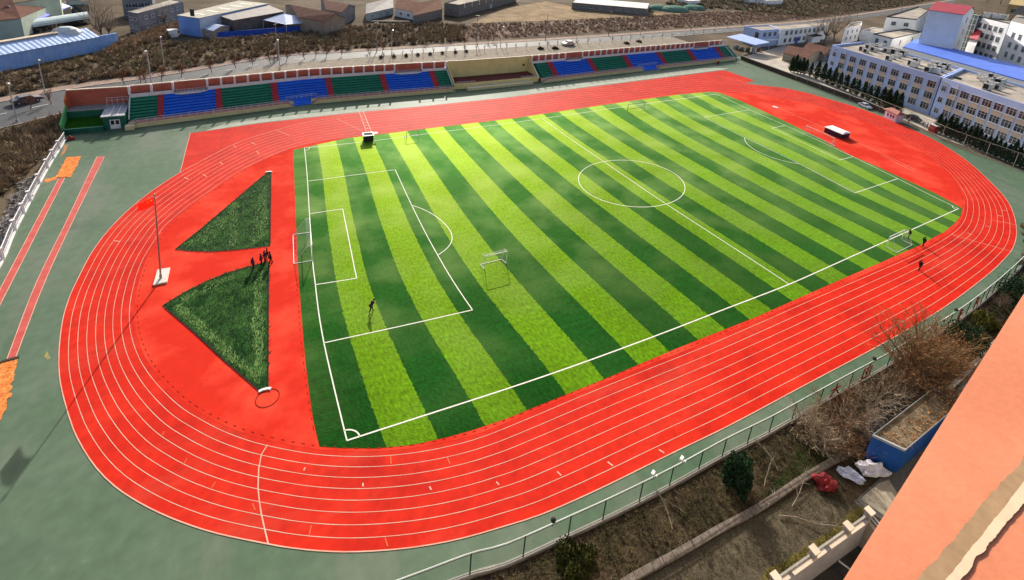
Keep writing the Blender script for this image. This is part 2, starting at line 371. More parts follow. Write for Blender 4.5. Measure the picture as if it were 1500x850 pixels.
for a, b in (((447, 685), (445, 690)), ((531.5, 708), (532, 713)), ((629, 713), (632, 718)), ((727, 706), (731, 711)), ((816, 691), (822, 697)), ((890, 677), (898, 683)), ((965, 659), (973, 664)),
             ((1330, 340), (1338, 343)), ((1416, 341), (1423, 344)), ((1443, 331), (1451, 333)), ((1461, 316), (1468, 317)), ((1467, 308), (1474, 309)),
             ((338, 306), (343, 309)), ((270, 260), (276, 263)), ((297, 256), (303, 259)), ((322, 238), (327, 241)), ((368, 209), (374, 212)), ((376, 222), (380, 226)), ((342, 214), (346, 216.5)), ((225, 288), (229, 290)), ((167, 353), (176, 354))):
    ribbon(mk, gp([a, b]), .13, .032)
for i in range(8):
    t = i/7.; c = at(527.5+3.4*1+12.5*t, 166+31*t)
    for q in (-.25, .25): ribbon(mk, [c+V3((q-.12, -.3, 0)), c+V3((q+.12, .3, 0))], .17, .036)
struct(mk.build('track_lines', M_rline))
om = MB()
for a, b in (((572, 669), (573, 680)), ((655, 670), (659, 680)), ((456, 770), (453, 784)), ((564, 788), (568, 801)), ((370, 738), (374, 748)), ((274, 672), (268, 682)), ((316, 706), (310, 715)), ((241, 632), (236, 641))):
    ribbon(om, gp([a, b]), .09, .032)
struct(om.build('relay_marks', mat('orange_paint', (.62, .10, .02), rough=.7)))
# infield segments (a lighter red rubber)
TURFO = [(429.5, 220), (432.5, 300), (435, 360), (438, 414), (442, 466), (447, 526.7), (453, 575), (458.7, 615), (463, 634), (468, 655), (499, 657), (551, 657.5), (603, 652.5), (655, 641), (693.6, 630), (740, 614.5), (785.6, 596), (892, 553), (993, 510), (1110, 463.7), (1188, 429), (1255.6, 399.5), (1292, 384), (1344, 361), (1383, 340), (1398, 328), (1407, 317), (1410, 305.5),
         (1370, 283.5), (1292, 247.5), (1240, 224.8), (1198.4, 202), (1152, 179), (1110, 159.5), (1084, 147.5), (1054, 136), (1039, 134.8), (993, 139), (917, 149.2), (841, 160.4), (750, 174), (623, 189), (522, 201), (507, 202.8), (459, 213.5)]
tp = gp(TURFO)
inn = [b for a, b in pair]
def inpoly(p, poly):
    c = False; n = len(poly)
    for i in range(n):
        a, b = poly[i], poly[i-1]
        if (a[1] > p[1]) != (b[1] > p[1]) and p[0] < (b[0]-a[0])*(p[1]-a[1])/(b[1]-a[1])+a[0]: c = not c
    return c
inl = [b+(b-a).normalized()*.45 for a, b in pair]
# keep the loop simple: drop points where the pairing folds
cl = [inl[0]]
for p in inl[1:]:
    if (p-cl[-1]).length > .35: cl.append(p)
struct(sheet('infield', cl, 0.026, M_dred))
# turf
bm = bmesh.new(); bm.faces.new([bm.verts.new((p.x, p.y, .035)) for p in tp]); bm.normal_update()
if bm.faces[:][0].normal.z < 0: bm.faces[:][0].normal_flip()
xs = [p.x for p in tp]; ys = [p.y for p in tp]
for ax, a, b in ((0, min(xs), max(xs)), (1, min(ys), max(ys))):
    k = int((b-a)/2.6)
    for i in range(1, k):
        c = [0, 0, 0]; c[ax] = a+(b-a)*i/k; nn = [0, 0, 0]; nn[ax] = 1
        bmesh.ops.bisect_plane(bm, geom=bm.verts[:]+bm.edges[:]+bm.faces[:], plane_co=c, plane_no=nn, dist=1e-5)
me = bpy.data.meshes.new('pitch_turf'); bm.to_mesh(me); bm.free()
co = np.array([v.co[:2] for v in me.vertices]); I = TI(co); _m = l_-16.5; _x = np.abs(I[:, 0]); I[:, 0] = np.sign(I[:, 0])*np.where(_x <= _m, _x/1.16, _m/1.16+_x-_m); I[:, 0] = np.clip(I[:, 0], -54.9, 53.55); uvl = me.uv_layers.new(name='UVMap')
uvl.data.foreach_set('uv', np.array([I[lp.vertex_index] for lp in me.loops]).ravel())
me.materials.append(M_turf); struct(tag(bpy.data.objects.new('pitch_turf', me), 'striped green artificial turf of the football pitch', 'turf')); COL.objects.link(bpy.data.objects['pitch_turf'])
for k in ('category', 'label'): del bpy.data.objects['pitch_turf'][k]
# pitch lines
pk = MB(); LW = .125; ZL = .042
def pline(pts, w=LW, closed=False):
    P = []
    for i in range(len(pts)-(0 if closed else 1)):
        a, b = pts[i], pts[(i+1) % len(pts)]; n = max(1, int(math.hypot(b[0]-a[0], b[1]-a[1])/2))
        P += [(a[0]+(b[0]-a[0])*j/n, a[1]+(b[1]-a[1])*j/n) for j in range(n)]
    if not closed: P.append(pts[-1])
    ribbon(pk, GL(P), w, ZL, closed)
for sg in (-1, 1):
    pline([(sg*l_, -w_), (sg*l_, w_)]); pline([(-l_, sg*w_), (l_, sg*w_)], .14)
    pline([(sg*l_, -20.16), (sg*(l_-16.5), -20.16)]); pline([(sg*(l_-16.5), -20.16), (sg*(l_-16.5), 20.16)]); pline([(sg*(l_-16.5), 20.16), (sg*l_, 20.16)])
    pline([(sg*l_, -9.16), (sg*(l_-5.5), -9.16)]); pline([(sg*(l_-5.5), -9.16), (sg*(l_-5.5), 9.16)]); pline([(sg*(l_-5.5), 9.16), (sg*l_, 9.16)])
    a0 = math.acos(5.5/9.15)
    ribbon(pk, GL([(sg*(l_-11-9.15*math.cos(-a0+2*a0*i/30)), 9.15*math.sin(-a0+2*a0*i/30)) for i in range(31)]), LW, ZL)
    for sy in (-1, 1): ribbon(pk, GL([(sg*(l_-1.05*math.cos(i*math.pi/16)), sy*(w_-1.05*math.sin(i*math.pi/16))) for i in range(9)]), LW, ZL)
pline([(0, -w_), (0, w_)])
ribbon(pk, gp([(925.3+78.1*math.cos(i*math.pi/45), 269.3+34.4*math.cos(i*math.pi/45-1.375)) for i in range(90)]), LW, ZL, True)   # centre circle as surveyed
struct(pk.build('pitch_lines', M_white))
# drains and infield marks
dr = MB()
off = [b+(b-a).normalized()*.75 for a, b in pair]
seg = [p for p in off if px(p)[1] > 300 and (px(p)[0] > 200)]
dashes(dr, off+[off[0]], .09, .036, .5, .5)
dashes(dr, gp([(426, 222), (432, 330), (434, 415), (441, 500), (449, 568), (462, 645)]), .08, .036, .5, .5)
struct(dr.build('drain_channel', M_drain))
iw = MB()
ribbon(iw, gp([(1140, 158), (1290, 224.5), (1342, 249)]), .1, .05); ribbon(iw, gp([(1290, 226.8), (1339, 252)]), .1, .05)
struct(iw.build('runway_lines', M_rline))
# grass segments behind the near goal
def seg_mat():
    M = mat('shaggy_grass', (.006, .034, .004), (.034, .095, .012), scale=1.1, rough=.8, spec=.12, bump=1.0, bscale=3, grain=.6, gscale=2.2, stretch=(1.6, .35, 1), lo=.42, hi=.66)
    return M
M_seg = seg_mat()
A1 = [(257, 366), (290, 340), (330, 306), (365, 276), (390, 255), (397, 251), (396.3, 300), (395.5, 361), (375, 363.5), (342, 367), (310, 369.3), (280, 368.5)]
A2 = [(238.5, 448.5), (273.6, 428), (304, 412.7), (337, 399.5), (365, 391.5), (383, 387), (394.3, 384.5), (393.2, 430), (392.6, 500), (392.3, 571), (380, 573), (330, 530), (285, 488)]
for A in (A1, A2): struct(sheet('grass_segment', gp(A), .034, M_seg))
SEGS = [gp(A1), gp(A2)]
# long jump runways and pits
rw = MB()
for A in ([(86, 262), (95, 261), (16.5, 415), (-2, 449), (-40, 520), (-62, 520), (-2, 430), (5, 415)], [(142, 230), (153, 229.5), (104, 330), (65, 415), (23, 524), (10, 527), (53, 415), (97, 325)]):
    struct(sheet('jump_runway', gp(A), .02, M_run))
e = MB()
for pl in ([(142, 230), (97, 325), (53, 415), (10, 527)], [(153, 229.5), (104, 330), (65, 415), (23, 524)], [(142, 230), (153, 229.5)], [(86, 262), (5, 415), (-62, 545)], [(95, 261), (16.5, 415), (-38, 520)]): ribbon(e, dens(gp(pl), step=1), .09, .04)
struct(e.build('runway_edges', M_rline))
def ragged(P, amp, seed):
    q = random.Random(seed); c = sum((V3(p) for p in P), V3())/len(P)
    return [p+(p-c).normalized()*q.uniform(-amp, amp) for p in dens(P, True, .35, False)]
for i, A in enumerate(([(97.5, 231), (119, 229), (104, 259.5), (81, 261)], [(2.5, 530), (27, 524), (12, 590), (-8, 640), (-50, 640), (-20, 570)])):
    struct(sheet('sand_pit', ragged(gp(A), .22, i), .05, M_sand))
struct(sheet('sand_spill', ragged(gp([(81, 259), (82, 262), (66, 268), (68, 262)]), .25, 5), .012, M_sand))
struct(sheet('sand_spill', ragged(gp([(94, 214), (100, 212), (96, 222), (88, 232)]), .3, 6), .012, mat('dusty_sand', (.42, .20, .10), rough=.95)))
bb = MB(); bb.beam(at(1, 530, .06), at(28, 523, .06), .3, .12); tag(bb.build('pit_board', mat('dark_wood', (.05, .03, .02))), 'dark wooden board across the near end of the sand pit', 'board')
# shot put circles with stop boards
for (cu, cv, r, a, b, lab) in ((392, 583.5, 1.07, (379, 575), (397, 570.5), 'white curved stop board by the shot put circle at the lower tip'), (398, 247, .6, (389.5, 253), (398.5, 252.5), 'small white stop board at the upper tip of the far grass segment')):
    c = at(cu, cv); cm = MB()
    if r > 1: ribbon(cm, [c+V3((math.cos(i*math.pi/20)*r, math.sin(i*math.pi/20)*r*.95, 0)) for i in range(40)], .08, .055, True); struct(cm.build('throwing_circle', M_drain))
    sb = MB(); A_, B_ = at(*a), at(*b); mid = (A_+B_)/2; d = (B_-A_); nrm = V3((-d.y, d.x, 0)).normalized()*.12
    pts = [A_+nrm*0, A_.lerp(B_, .3)+nrm, A_.lerp(B_, .7)+nrm, B_]
    for i in range(3): sb.beam(pts[i]+V3((0, 0, .09)), pts[i+1]+V3((0, 0, .09)), .25, .14)
    tag(sb.build('stop_board', mat('white_paint', (.78, .78, .76), rough=.5)), lab, 'stop board')
wb = MB(); wb.beam(at(1132, 155.7, .05), at(1139, 158, .05), 1.0, .08); tag(wb.build('takeoff_plate', MT['white_paint']), 'white plate lying on the red infield near the far goal', 'plate')
# yellow patch on the apron
struct(sheet('yellow_patch', ragged(gp([(66, 519), (69, 514), (72, 519), (74, 525), (70, 528), (66, 526)]), .12, 3), .008, mat('ochre_patch', (.34, .27, .08), (.2, .2, .1), scale=1.5, rough=.9)))
# ------------------------------------------------------------------ grandstand
M_green = mat('seat_green', (.02, .24, .15), (.016, .19, .115), scale=.8, rough=.5, spec=.3)
M_blue = mat('seat_blue', (.02, .17, .80), (.016, .13, .68), scale=.8, rough=.5, spec=.3)
M_aisle = mat('aisle_red', (.46, .05, .07), (.36, .04, .06), scale=1, rough=.8)
M_cream = mat('cream_wall', (.68, .58, .32), (.6, .5, .27), scale=.5, rough=.85)
M_yell = mat('podium_yellow', (.78, .64, .28), (.70, .57, .25), scale=.35, rough=.85)
M_brick = mat('parapet_red', (.50, .13, .085), (.42, .10, .065), scale=.5, rough=.85)
M_cop = mat('coping_cream', (.62, .50, .38), (.52, .42, .32), scale=1, rough=.8)
M_wht = mat('white_trim', (.74, .70, .70), (.66, .62, .64), scale=1, rough=.7)
M_rail = mat('rail_white', (.72, .74, .76), rough=.4, spec=.4)
M_maroon = mat('podium_floor', (.17, .035, .028), (.14, .03, .025), rough=.8)
M_dgreen = mat('hut_green', (.012, .12, .075), (.010, .095, .06), scale=.6, rough=.7)
M_grass = mat('lawn', (.025, .10, .006), (.012, .06, .005), scale=1.5, rough=.9, grain=.3, gscale=6)
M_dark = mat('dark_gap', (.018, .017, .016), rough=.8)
FR = gp([(186, 189), (203, 187), (318, 171.7), (434, 156), (455, 153), (560, 143.6), (668, 134.5), (686, 133.6), (780, 124), (799, 121.5), (870, 113), (946, 104), (962, 102.2), (1020, 95.6), (1077, 88.7), (1100, 86)])
fx = [p.x for p in FR]; fy = [p.y for p in FR]
def yf(x): return float(np.interp(x, fx, fy))
NB = V3((-.055, 1, 0)).normalized()
def sp(x, d, z): return V3((x, yf(x), 0))+NB*d+V3((0, 0, z))
def xs_of(u, z, d):
    """x on the stand's own line for a photo column, at depth d and height z"""
    lo_, hi_ = -115., 140.
    for _ in range(50):
        m_ = (lo_+hi_)/2
        if px(sp(m_, d, z))[0] < u: lo_ = m_
        else: hi_ = m_
    return (lo_+hi_)/2
def rngx(a, b, k=4.): 
    n = max(1, int((b-a)/k)); return [a+(b-a)*i/n for i in range(n+1)]
def sweep(mb, xa, xb, prof, mi=0, caps=True, mis=None):
    """extrude a (depth, height) outline along the stand"""
    X = rngx(xa, xb); n = len(prof); vs = [sp(x, d, z) for x in X for d, z in prof]
    for i in range(len(X)-1):
        for j in range(n-1):
            a = i*n+j; mb.raw([vs[a], vs[a+n], vs[a+n+1], vs[a+1]], [(0, 1, 2, 3)], mis[j] if mis else mi)
    if caps:
        mb.face([sp(xa, d, z) for d, z in prof]+[sp(xa, prof[-1][0], 0), sp(xa, prof[0][0], 0)], mi)
        mb.face(([sp(xb, d, z) for d, z in prof]+[sp(xb, prof[-1][0], 0), sp(xb, prof[0][0], 0)])[::-1], mi)
    return mb
ROW = [(2.5, .6)]
for i in range(7): ROW += [(2.5+i*.72, .95+i*.46), (2.06+i*.72, .95+i*.46), (2.06+i*.72, 1.17+i*.46), (2.5+(i+1)*.72, 1.15+i*.46)]
ROW += [(7.44, 4.4)]
AIS = [(2.3, 1.0)]
for i in range(14): AIS += [(2.3+i*.36, 1.05+(i+1)*.235), (2.3+(i+1)*.36, 1.05+(i+1)*.235)]
AIS += [(7.34, 4.42)]
TOPZ, BD, WD, WZ, CZ = 4.4, 7.5, 8.9, 6.55, 6.72
def railing(name, xa, xb, d, z, h, parent, step=1.5, rise=None):
    mb = MB(); X = rngx(xa, xb, step)
    for x in X: p = sp(x, d, z); mb.tube([p, p+V3((0, 0, h))], .035, 5)
    for q in (h, h*.52): mb.tube([sp(x, d, z+q) for x in X], .035, 5)
    return mb.build(name, M_rail, parent)
def stand_block(root, secs, bays, x0, x1, gap):
    for kind, ua, ub in secs:
        xa, xb = (xs_of(q, 1.15, 2.4) for q in (ua, ub))
        mb = MB(); sweep(mb, xa, xb, AIS if kind == 'a' else ROW)
        mb.build('stair_aisle' if kind == 'a' else 'seat_terrace', {'a': M_aisle, 'g': M_green, 'b': M_blue}[kind], root)
    # front platform with a way down in the middle
    ga, gb_ = gap
    for a, b in ((x0, ga), (gb_, x1)):
        sl_ = 1.6; mb = MB()
        sweep(mb, a+sl_, b-sl_, [(0, 0), (0, 1.0), (2.4, 1.0)], mis=[0, 1])
        for p, q, z1, z2 in ((a, a+sl_, .0, 1.0), (b-sl_, b, 1.0, .0)):
            A_, B_, C_, D_ = sp(p, 0, z1), sp(q, 0, z2), sp(q, 1.2, z2), sp(p, 1.2, z1)
            mb.face([A_, B_, C_, D_], 1); mb.face([sp(p, 0, 0), sp(q, 0, 0), B_, A_], 0)
            mb.face([sp(p, 1.2, 0), sp(q, 1.2, 0), sp(q, 1.2, 1.0), sp(p, 1.2, 1.0)], 0); mb.face([sp(p, 1.2, 1.0), sp(q, 1.2, 1.0), sp(q, 2.4, 1.0), sp(p, 2.4, 1.0)], 1)
        mb.build('front_platform', [M_cream, mat('platform_floor', (.36, .16, .14), rough=.85)], root)
    mb = MB()
    for i in range(4): sweep(mb, ga, gb_, [(.2+i*.55, i*.25), (.2+i*.55, .25+i*.25), (.2+(i+1)*.55, .25+i*.25)])
    mb.build('front_steps', M_blue if root['_k'] else M_green, root)
    for a, b in ((x0+1.6, ga-1.6), (gb_+1.6, x1-1.6)): railing('front_railing', a, b, .12, 1.0, 1.0, root)
    for p, q, z1, z2 in ((x0, x0+1.6, 0, 1), (ga-1.6, ga, 1, 0), (gb_, gb_+1.6, 0, 1), (x1-1.6, x1, 1, 0)):
        mb = MB(); 
        for t in (0, .5, 1):
            c = sp(p+(q-p)*t, .12, z1+(z2-z1)*t); mb.tube([c, c+V3((0, 0, 1))], .035, 5)
        for h in (.52, 1): mb.tube([sp(p, .12, z1+h), sp(q, .12, z2+h)], .035, 5)
        mb.build('ramp_railing', M_rail, root)
    railing('aisle_railing', ga-1.5, gb_+1.5, 2.3, 1.0, 1.05, root, 1.1)
    # top walkway, balustrade, back wall
    mb = MB(); sweep(mb, x0, x1, [(7.44, 4.4), (WD, 4.4)], caps=False); mb.build('walkway', M_conc, root)
    mb = MB(); sweep(mb, x0, x1, [(WD, 4.4), (WD, WZ), (WD+.25, WZ), (WD+.25, 0)], caps=False)
    mb.face([sp(x0, WD, 0), sp(x0, WD+.25, 0), sp(x0, WD+.25, WZ), sp(x0, WD, WZ)]); mb.face([sp(x1, WD, 0), sp(x1, WD, WZ), sp(x1, WD+.25, WZ), sp(x1, WD+.25, 0)])
    mb.build('back_wall', M_brick, root)
    mb = MB(); sweep(mb, x0, x1, [(WD-.12, WZ), (WD-.12, CZ), (WD+.37, CZ), (WD+.37, WZ)], caps=False); mb.build('coping', M_cop, root)
    cuts = [x0]
    for ua, ub in bays: cuts += [xs_of(ua, 5, BD), xs_of(ub, 5, BD)]
    cuts.append(x1)
    for i in range(0, len(cuts), 2):
        a, b = cuts[i], cuts[i+1]
        if b-a < 1: continue
        mb = MB(); sweep(mb, a, b, [(BD-.1, 4.35), (BD-.1, 5.1), (BD+.22, 5.1), (BD+.22, 4.4)], caps=False)
        mb.build('balustrade', M_wht, root)
        X = rngx(a, b, 2.7)
        for x in X:
            mb = MB(); p = sp(x, BD+.06, 5.1); mb.box(p+V3((0, 0, .95)), (.42, .34, 1.9)); mb.build('balustrade_post', M_wht, root)
        mb = MB(); mb.tube([sp(x, BD+.06, 6.9) for x in X], .03, 5); mb.build('handrail', M_rail, root)
    for i in range(1, len(cuts)-1, 2):
        a, b = cuts[i], cuts[i+1]; P = [(a, BD), (a+(b-a)*.22, BD-1.0), (b-(b-a)*.22, BD-1.0), (b, BD)]
        mb = MB(); mb.prism([sp(x, d, 0) for x, d in P], 4.15, 4.42, bottom=True)
        mb.build('viewing_bay', M_wht, root)
        mb = MB()
        for (xa, da), (xb, db) in zip(P, P[1:]):
            n = 5 if da == db else 2
            for j in range(n+1): p = sp(xa+(xb-xa)*j/n, da+(db-da)*j/n+.08, 4.42); mb.tube([p, p+V3((0, 0, .95))], .03, 4)
            for h in (.5, .95): mb.tube([sp(xa, da+.08, 4.42+h), sp(xb, db+.08, 4.42+h)], .03, 4)
        mb.build('bay_railing', M_rail, root)
    for x, sgn in ((x0, -1), (x1, 1)):
        mb = MB(); P = [(2.2, 1.25), (7.4, 4.75), (WD, 4.75)]
        for (d1, z1), (d2, z2) in zip(P, P[1:]): mb.beam(sp(x, d1, z1), sp(x, d2, z2), .2, .28)
        mb.build('end_coping', M_wht, root)
        mb = MB(); mb.prism([sp(x-.08, 2.3, 0), sp(x+.08, 2.3, 0), sp(x+.08, WD, 0), sp(x-.08, WD, 0)], 0, [1.15, 1.15, 4.6, 4.6]); mb.build('end_wall', M_dgreen, root)
XL0, XL1 = xs_of(188, 1.0, 1.2), xs_of(667.5, .5, 0)
left = thing('grandstand', 'long stand left of the yellow podium with blue and green terraces and red stair aisles', 'grandstand', sp(XL0, 0, 0)); left['_k'] = 1
stand_block(left, [('g', 186.5, 231), ('a', 231, 240), ('b', 240, 317), ('a', 317, 326.5), ('g', 326.5, 400), ('a', 400, 409.5), ('b', 409.5, 481), ('a', 481, 490), ('g', 490, 562), ('a', 562, 570.5), ('b', 570.5, 636), ('a', 636, 644.5), ('g', 644.5, 667)],
            [(254, 304), (578, 618)], XL0, XL1, (xs_of(431, 0, 0), xs_of(457, 0, 0)))
XR0, XR1 = xs_of(795, .5, 0), xs_of(1080, .5, 0)
right = thing('grandstand', 'shorter stand right of the yellow podium reaching to the light blue canopy', 'grandstand', sp(XR0, 0, 0)); right['_k'] = 1
stand_block(right, [('g', 794, 811), ('a', 811, 819), ('b', 819, 869.5), ('a', 869.5, 876.5), ('g', 876.5, 921.5), ('a', 921.5, 928.5), ('b', 928.5, 972), ('a', 972, 978), ('g', 978, 1016), ('a', 1016, 1022), ('b', 1022, 1057), ('a', 1057, 1062.5), ('g', 1062.5, 1080)],
            [(828, 853), (1016, 1038)], XR0, XR1, (xs_of(944, 0, 0), xs_of(964, 0, 0)))
# cement strip between stand and track, its sunlit look put into the colour
M_strip = mat('sunlit_cement', (.34, .35, .27), (.26, .28, .21), scale=.5, rough=.8, grain=.15, gscale=3)
struct(sheet('sunlit_strip', [sp(x, -6.2, 0) if 0 else V3(p) for x, p in [(0, q) for q in gp([(300, 192.3), (380, 180), (446, 172.5), (524.5, 163.7), (566, 160.5), (571, 156.5), (524, 159.5), (446, 167), (380, 174.5), (330, 181)])]], .006, M_strip))
struct(sheet('sunlit_strip', gp([(772, 138.3), (874, 125.7), (968, 113.8), (1058, 102.4), (1068, 100.2), (1030, 100), (968, 108.5), (874, 119.8), (776, 131.5)]), .006, M_strip))
# podium
PX0, PX1 = XL1+.35, XR0-.35
pod = thing('podium', 'yellow speakers podium with dark red floor in the middle of the stands', 'podium', sp(PX0, 0, 0))
mb = MB(); sweep(mb, PX0, PX1, [(WD, 1.5), (WD, WZ), (WD+.3, WZ), (WD+.3, 0)], caps=False)
for x, k in ((PX0, 1), (PX1, -1)): mb.prism([sp(x, 1.9, 0), sp(x+.25*k, 1.9, 0), sp(x+.25*k, WD, 0), sp(x, WD, 0)], 0, [1.55, 1.55, WZ-.01, WZ-.01])
mb.build('back_wall', M_yell, pod)
mb = MB(); sweep(mb, PX0, PX1, [(WD-.1, WZ), (WD-.1, WZ+.18), (WD+.4, WZ+.18), (WD+.4, WZ)], caps=False); mb.build('coping', M_cop, pod)
mb = MB(); sweep(mb, PX0+.26, PX1-.26, [(2.0, 0), (2.0, 1.7), (2.25, 1.7), (2.25, 1.45)], caps=False); mb.build('front_wall', M_yell, pod)
mb = MB(); sweep(mb, PX0+.26, PX1-.26, [(2.26, 1.45), (WD-.01, 1.45)], caps=False); mb.build('platform_floor', M_maroon, pod)
a, b = xs_of(686, 0, 0), xs_of(781, 0, 0)
mb = MB(); sweep(mb, a, b, [(0, 0), (0, .75), (1.95, .75)], mis=[0, 0]); mb.build('front_step', M_cream, pod)
railing('front_railing', a+2.2, b-1.5, .1, .75, .85, pod, 1.2)
mb = MB()
for h in (.45, .9): mb.tube([sp(a, .1, h-.3), sp(a+2.2, .1, .75+h)], .04, 5)
for t in (0, .5, 1): mb.tube([sp(a+2.2*t, .1, .75*t), sp(a+2.2*t, .1, .75*t+.9)], .04, 5)
mb.build('ramp_railing', M_rail, pod)
railing('floor_railing', PX0+.8, PX0+6.5, 2.1, 1.7, .55, pod, 1.0); railing('floor_railing', PX1-6.5, PX1-.8, 2.1, 1.7, .55, pod, 1.0)
mb = MB(); c = sp(PX1-1.9, WD-.1, 3.9); mb.ball(c, .42, sq=(1, .25, .8)); mb.box(c+V3((0, -.1, -.3)), (.5, .12, .3)); mb.build('wall_emblem', mat('bronze', (.12, .06, .01), rough=.5), pod)
# red round drum hung on the front of the right stand
p = at(1052, 91.5, .75); mb = MB(); mb.ball(p, .75, 14, 8, sq=(1, .45, 1)); mb.box(p+V3((0, 0, -.72)), (.5, .45, .16))
tag(mb.build('red_drum', mat('drum_red', (.40, .01, .012), (.2, .006, .006), scale=2, rough=.5)), 'round dark red drum against the front wall of the right stand', 'drum')
# storage hut and low garden box at the left end
HX0, HX1 = xs_of(152, 1, 1.0), XL0-.35
hut = thing('storage_hut', 'dark green storage hut with white double door at the left end of the stand', 'hut', sp(HX0, .8, 0))
mb = MB(); mb.prism([sp(HX0, .8, 0), sp(HX1, .8, 0), sp(HX1, 7.2, 0), sp(HX0, 7.2, 0)], 0, 2.75); mb.build('wall', M_dgreen, hut)
mb = MB(); mb.prism([sp(HX0-.25, .5, 0), sp(HX1-.02, .5, 0), sp(HX1-.02, 7.3, 0), sp(HX0-.25, 7.3, 0)], [2.76]*4, [2.92]*4, bottom=True)
ax = (sp(HX1, .5, 0)-sp(HX0, .5, 0)).normalized()
mb.build('roof', mat('hut_roof', (.40, .42, .44), (.30, .32, .34), scale=.8, rough=.6), hut)
for t in (.33, .66): mb = MB(); mb.beam(sp(HX0+(HX1-HX0)*t, .5, 2.95), sp(HX0+(HX1-HX0)*t, 7.2, 2.95), .14, .08); mb.build('roof_seam', M_wht, hut)
dx = HX0+(HX1-HX0)*.52; dmb = MB(); ax2 = ax
c = sp(dx, .77, 1.02); dmb.box(c, (1.7, .07, 2.04), ax)
dr_ = dmb.build('door', M_wht, hut)
for s_ in (-.4, .4): mb = MB(); mb.box(c+ax*s_+V3((0, -.05, .4)), (.55, .05, .9), ax); mb.build('door_glass', mat('dark_glass', (.02, .025, .03), rough=.15, spec=.6), dr_)
mb = MB(); mb.tube([sp(HX0-.2, .45, 2.92), sp(HX0-.2, .45, 2.92)+V3((0, 0, .01))], .01); 
X = [sp(HX0, 7.1, 2.9), sp(HX1, 7.1, 2.9)]; mb = MB()
for t in (0, .25, .5, .75, 1):
    q = X[0].lerp(X[1], t); mb.tube([q, q+V3((0, 0, 1.9))], .035, 5)
for h in (1.3, 1.9): mb.tube([X[0]+V3((0, 0, h)), X[1]+V3((0, 0, h))], .035, 5)
mb.build('roof_railing', M_rail, hut)
mb = MB(); c = sp(XL0+.4, -.5, 0); mb.box(c+V3((0, 0, .42)), (1.5, 1.0, .84), ax); mb.box(c+V3((0, 0, .88)), (1.6, 1.1, .08), ax, 1)
tag(mb.build('cream_box', [M_cream, M_cop]), 'cream concrete box standing in front of the green hut corner', 'box')
BX0 = xs_of(91, .6, .2)
box_ = thing('garden_box', 'walled corner at the left end of the stand with green lawn inside', 'walled garden', sp(BX0, 0, 0))
mb = MB(); mb.prism([sp(BX0, .2, 0), sp(HX0, .2, 0), sp(HX0, .45, 0), sp(BX0, .45, 0)], 0, .9); mb.build('front_wall', M_dgreen, box_)
mb = MB(); mb.prism([sp(BX0, .15, 0), sp(HX0-.01, .15, 0), sp(HX0-.01, .5, 0), sp(BX0, .5, 0)], .91, 1.0); mb.build('coping', mat('green_coping', (.12, .32, .20), rough=.8), box_)
mb = MB(); mb.face([sp(BX0, .46, .45), sp(HX0, .46, .45), sp(HX0, 5.2, 1.5), sp(BX0, 5.2, 1.5)]); mb.build('lawn', M_grass, box_)
mb = MB(); mb.prism([sp(BX0, 5.2, 0), sp(HX0, 5.2, 0), sp(HX0, 5.4, 0), sp(BX0, 5.4, 0)], 0, 2.9); mb.build('inner_wall', M_dgreen, box_)
mb = MB(); mb.face([sp(BX0, 5.41, 2.9), sp(HX1, 5.41, 2.9), sp(HX1, WD, 2.9), sp(BX0, WD, 2.9)]); mb.build('terrace', M_conc, box_)
mb = MB(); mb.prism([sp(BX0, WD, 0), sp(XL0-.02, WD, 0), sp(XL0-.02, WD+.25, 0), sp(BX0, WD+.25, 0)], 0, 6.4); mb.build('back_wall', M_brick, box_)
mb = MB(); mb.prism([sp(BX0-.25, WD-.12, 0), sp(XL0-.02, WD-.12, 0), sp(XL0-.02, WD+.37, 0), sp(BX0-.25, WD+.37, 0)], 6.41, 6.58); mb.build('back_coping', M_cop, box_)
mb = MB(); mb.prism([sp(BX0-.25, 6.2, 0), sp(BX0-.01, 6.2, 0), sp(BX0-.01, WD, 0), sp(BX0-.25, WD, 0)], 0, [5.2, 5.2, 6.4, 6.4]); mb.build('side_wall', mat('orange_wall', (.62, .13, .035), rough=.8), box_)
mb = MB(); mb.prism([sp(BX0-.25, .2, 0), sp(BX0-.01, .2, 0), sp(BX0-.01, 6.19, 0), sp(BX0-.25, 6.19, 0)], 0, [2.2, 2.2, 4.0, 4.0]); mb.build('side_screen', mat('light_green', (.10, .42, .14), rough=.8), box_)
mb = MB(); c = at(103, 205); mb.box(c+V3((0, 0, .3)), (.7, .5, .6)); mb.box(c+V3((.5, .1, .2)), (.4, .4, .4)); mb.ball(c+V3((0, 0, .7)), .22)
tag(mb.build('red_hydrant', mat('dull_red', (.22, .015, .015), rough=.6)), 'small dark red hydrant box at the foot of the green corner wall', 'hydrant')
# ------------------------------------------------------------------ buildings
M_glass = mat('window_glass', (.014, .018, .024), (.10, .11, .13), scale=.55, rough=.2, spec=.5)
M_wf = mat('window_frame', (.62, .64, .66), rough=.6)
M_bwall = mat('pale_blue_wall', (.44, .55, .86), (.39, .50, .80), scale=.25, rough=.85, grain=.05)
M_bcream = mat('cream_panel', (.60, .47, .38), (.54, .42, .34), scale=.4, rough=.85)
M_white = mat('white_wall', (.84, .84, .85), (.76, .76, .78), scale=.25, rough=.85, grain=.06)
M_grey = mat('grey_wall', (.25, .25, .265), (.19, .19, .20), scale=.4, rough=.9, grain=.15, gscale=2)
M_roofc = mat('concrete_roof', (.44, .38, .31), (.28, .245, .21), scale=.16, rough=.9, grain=.15, gscale=.8)
M_rblue = mat('roof_blue', (.10, .20, .68), (.085, .17, .6), scale=.3, rough=.55, spec=.3)
M_rred = mat('roof_red', (.40, .035, .06), (.32, .028, .045), scale=.4, rough=.7)
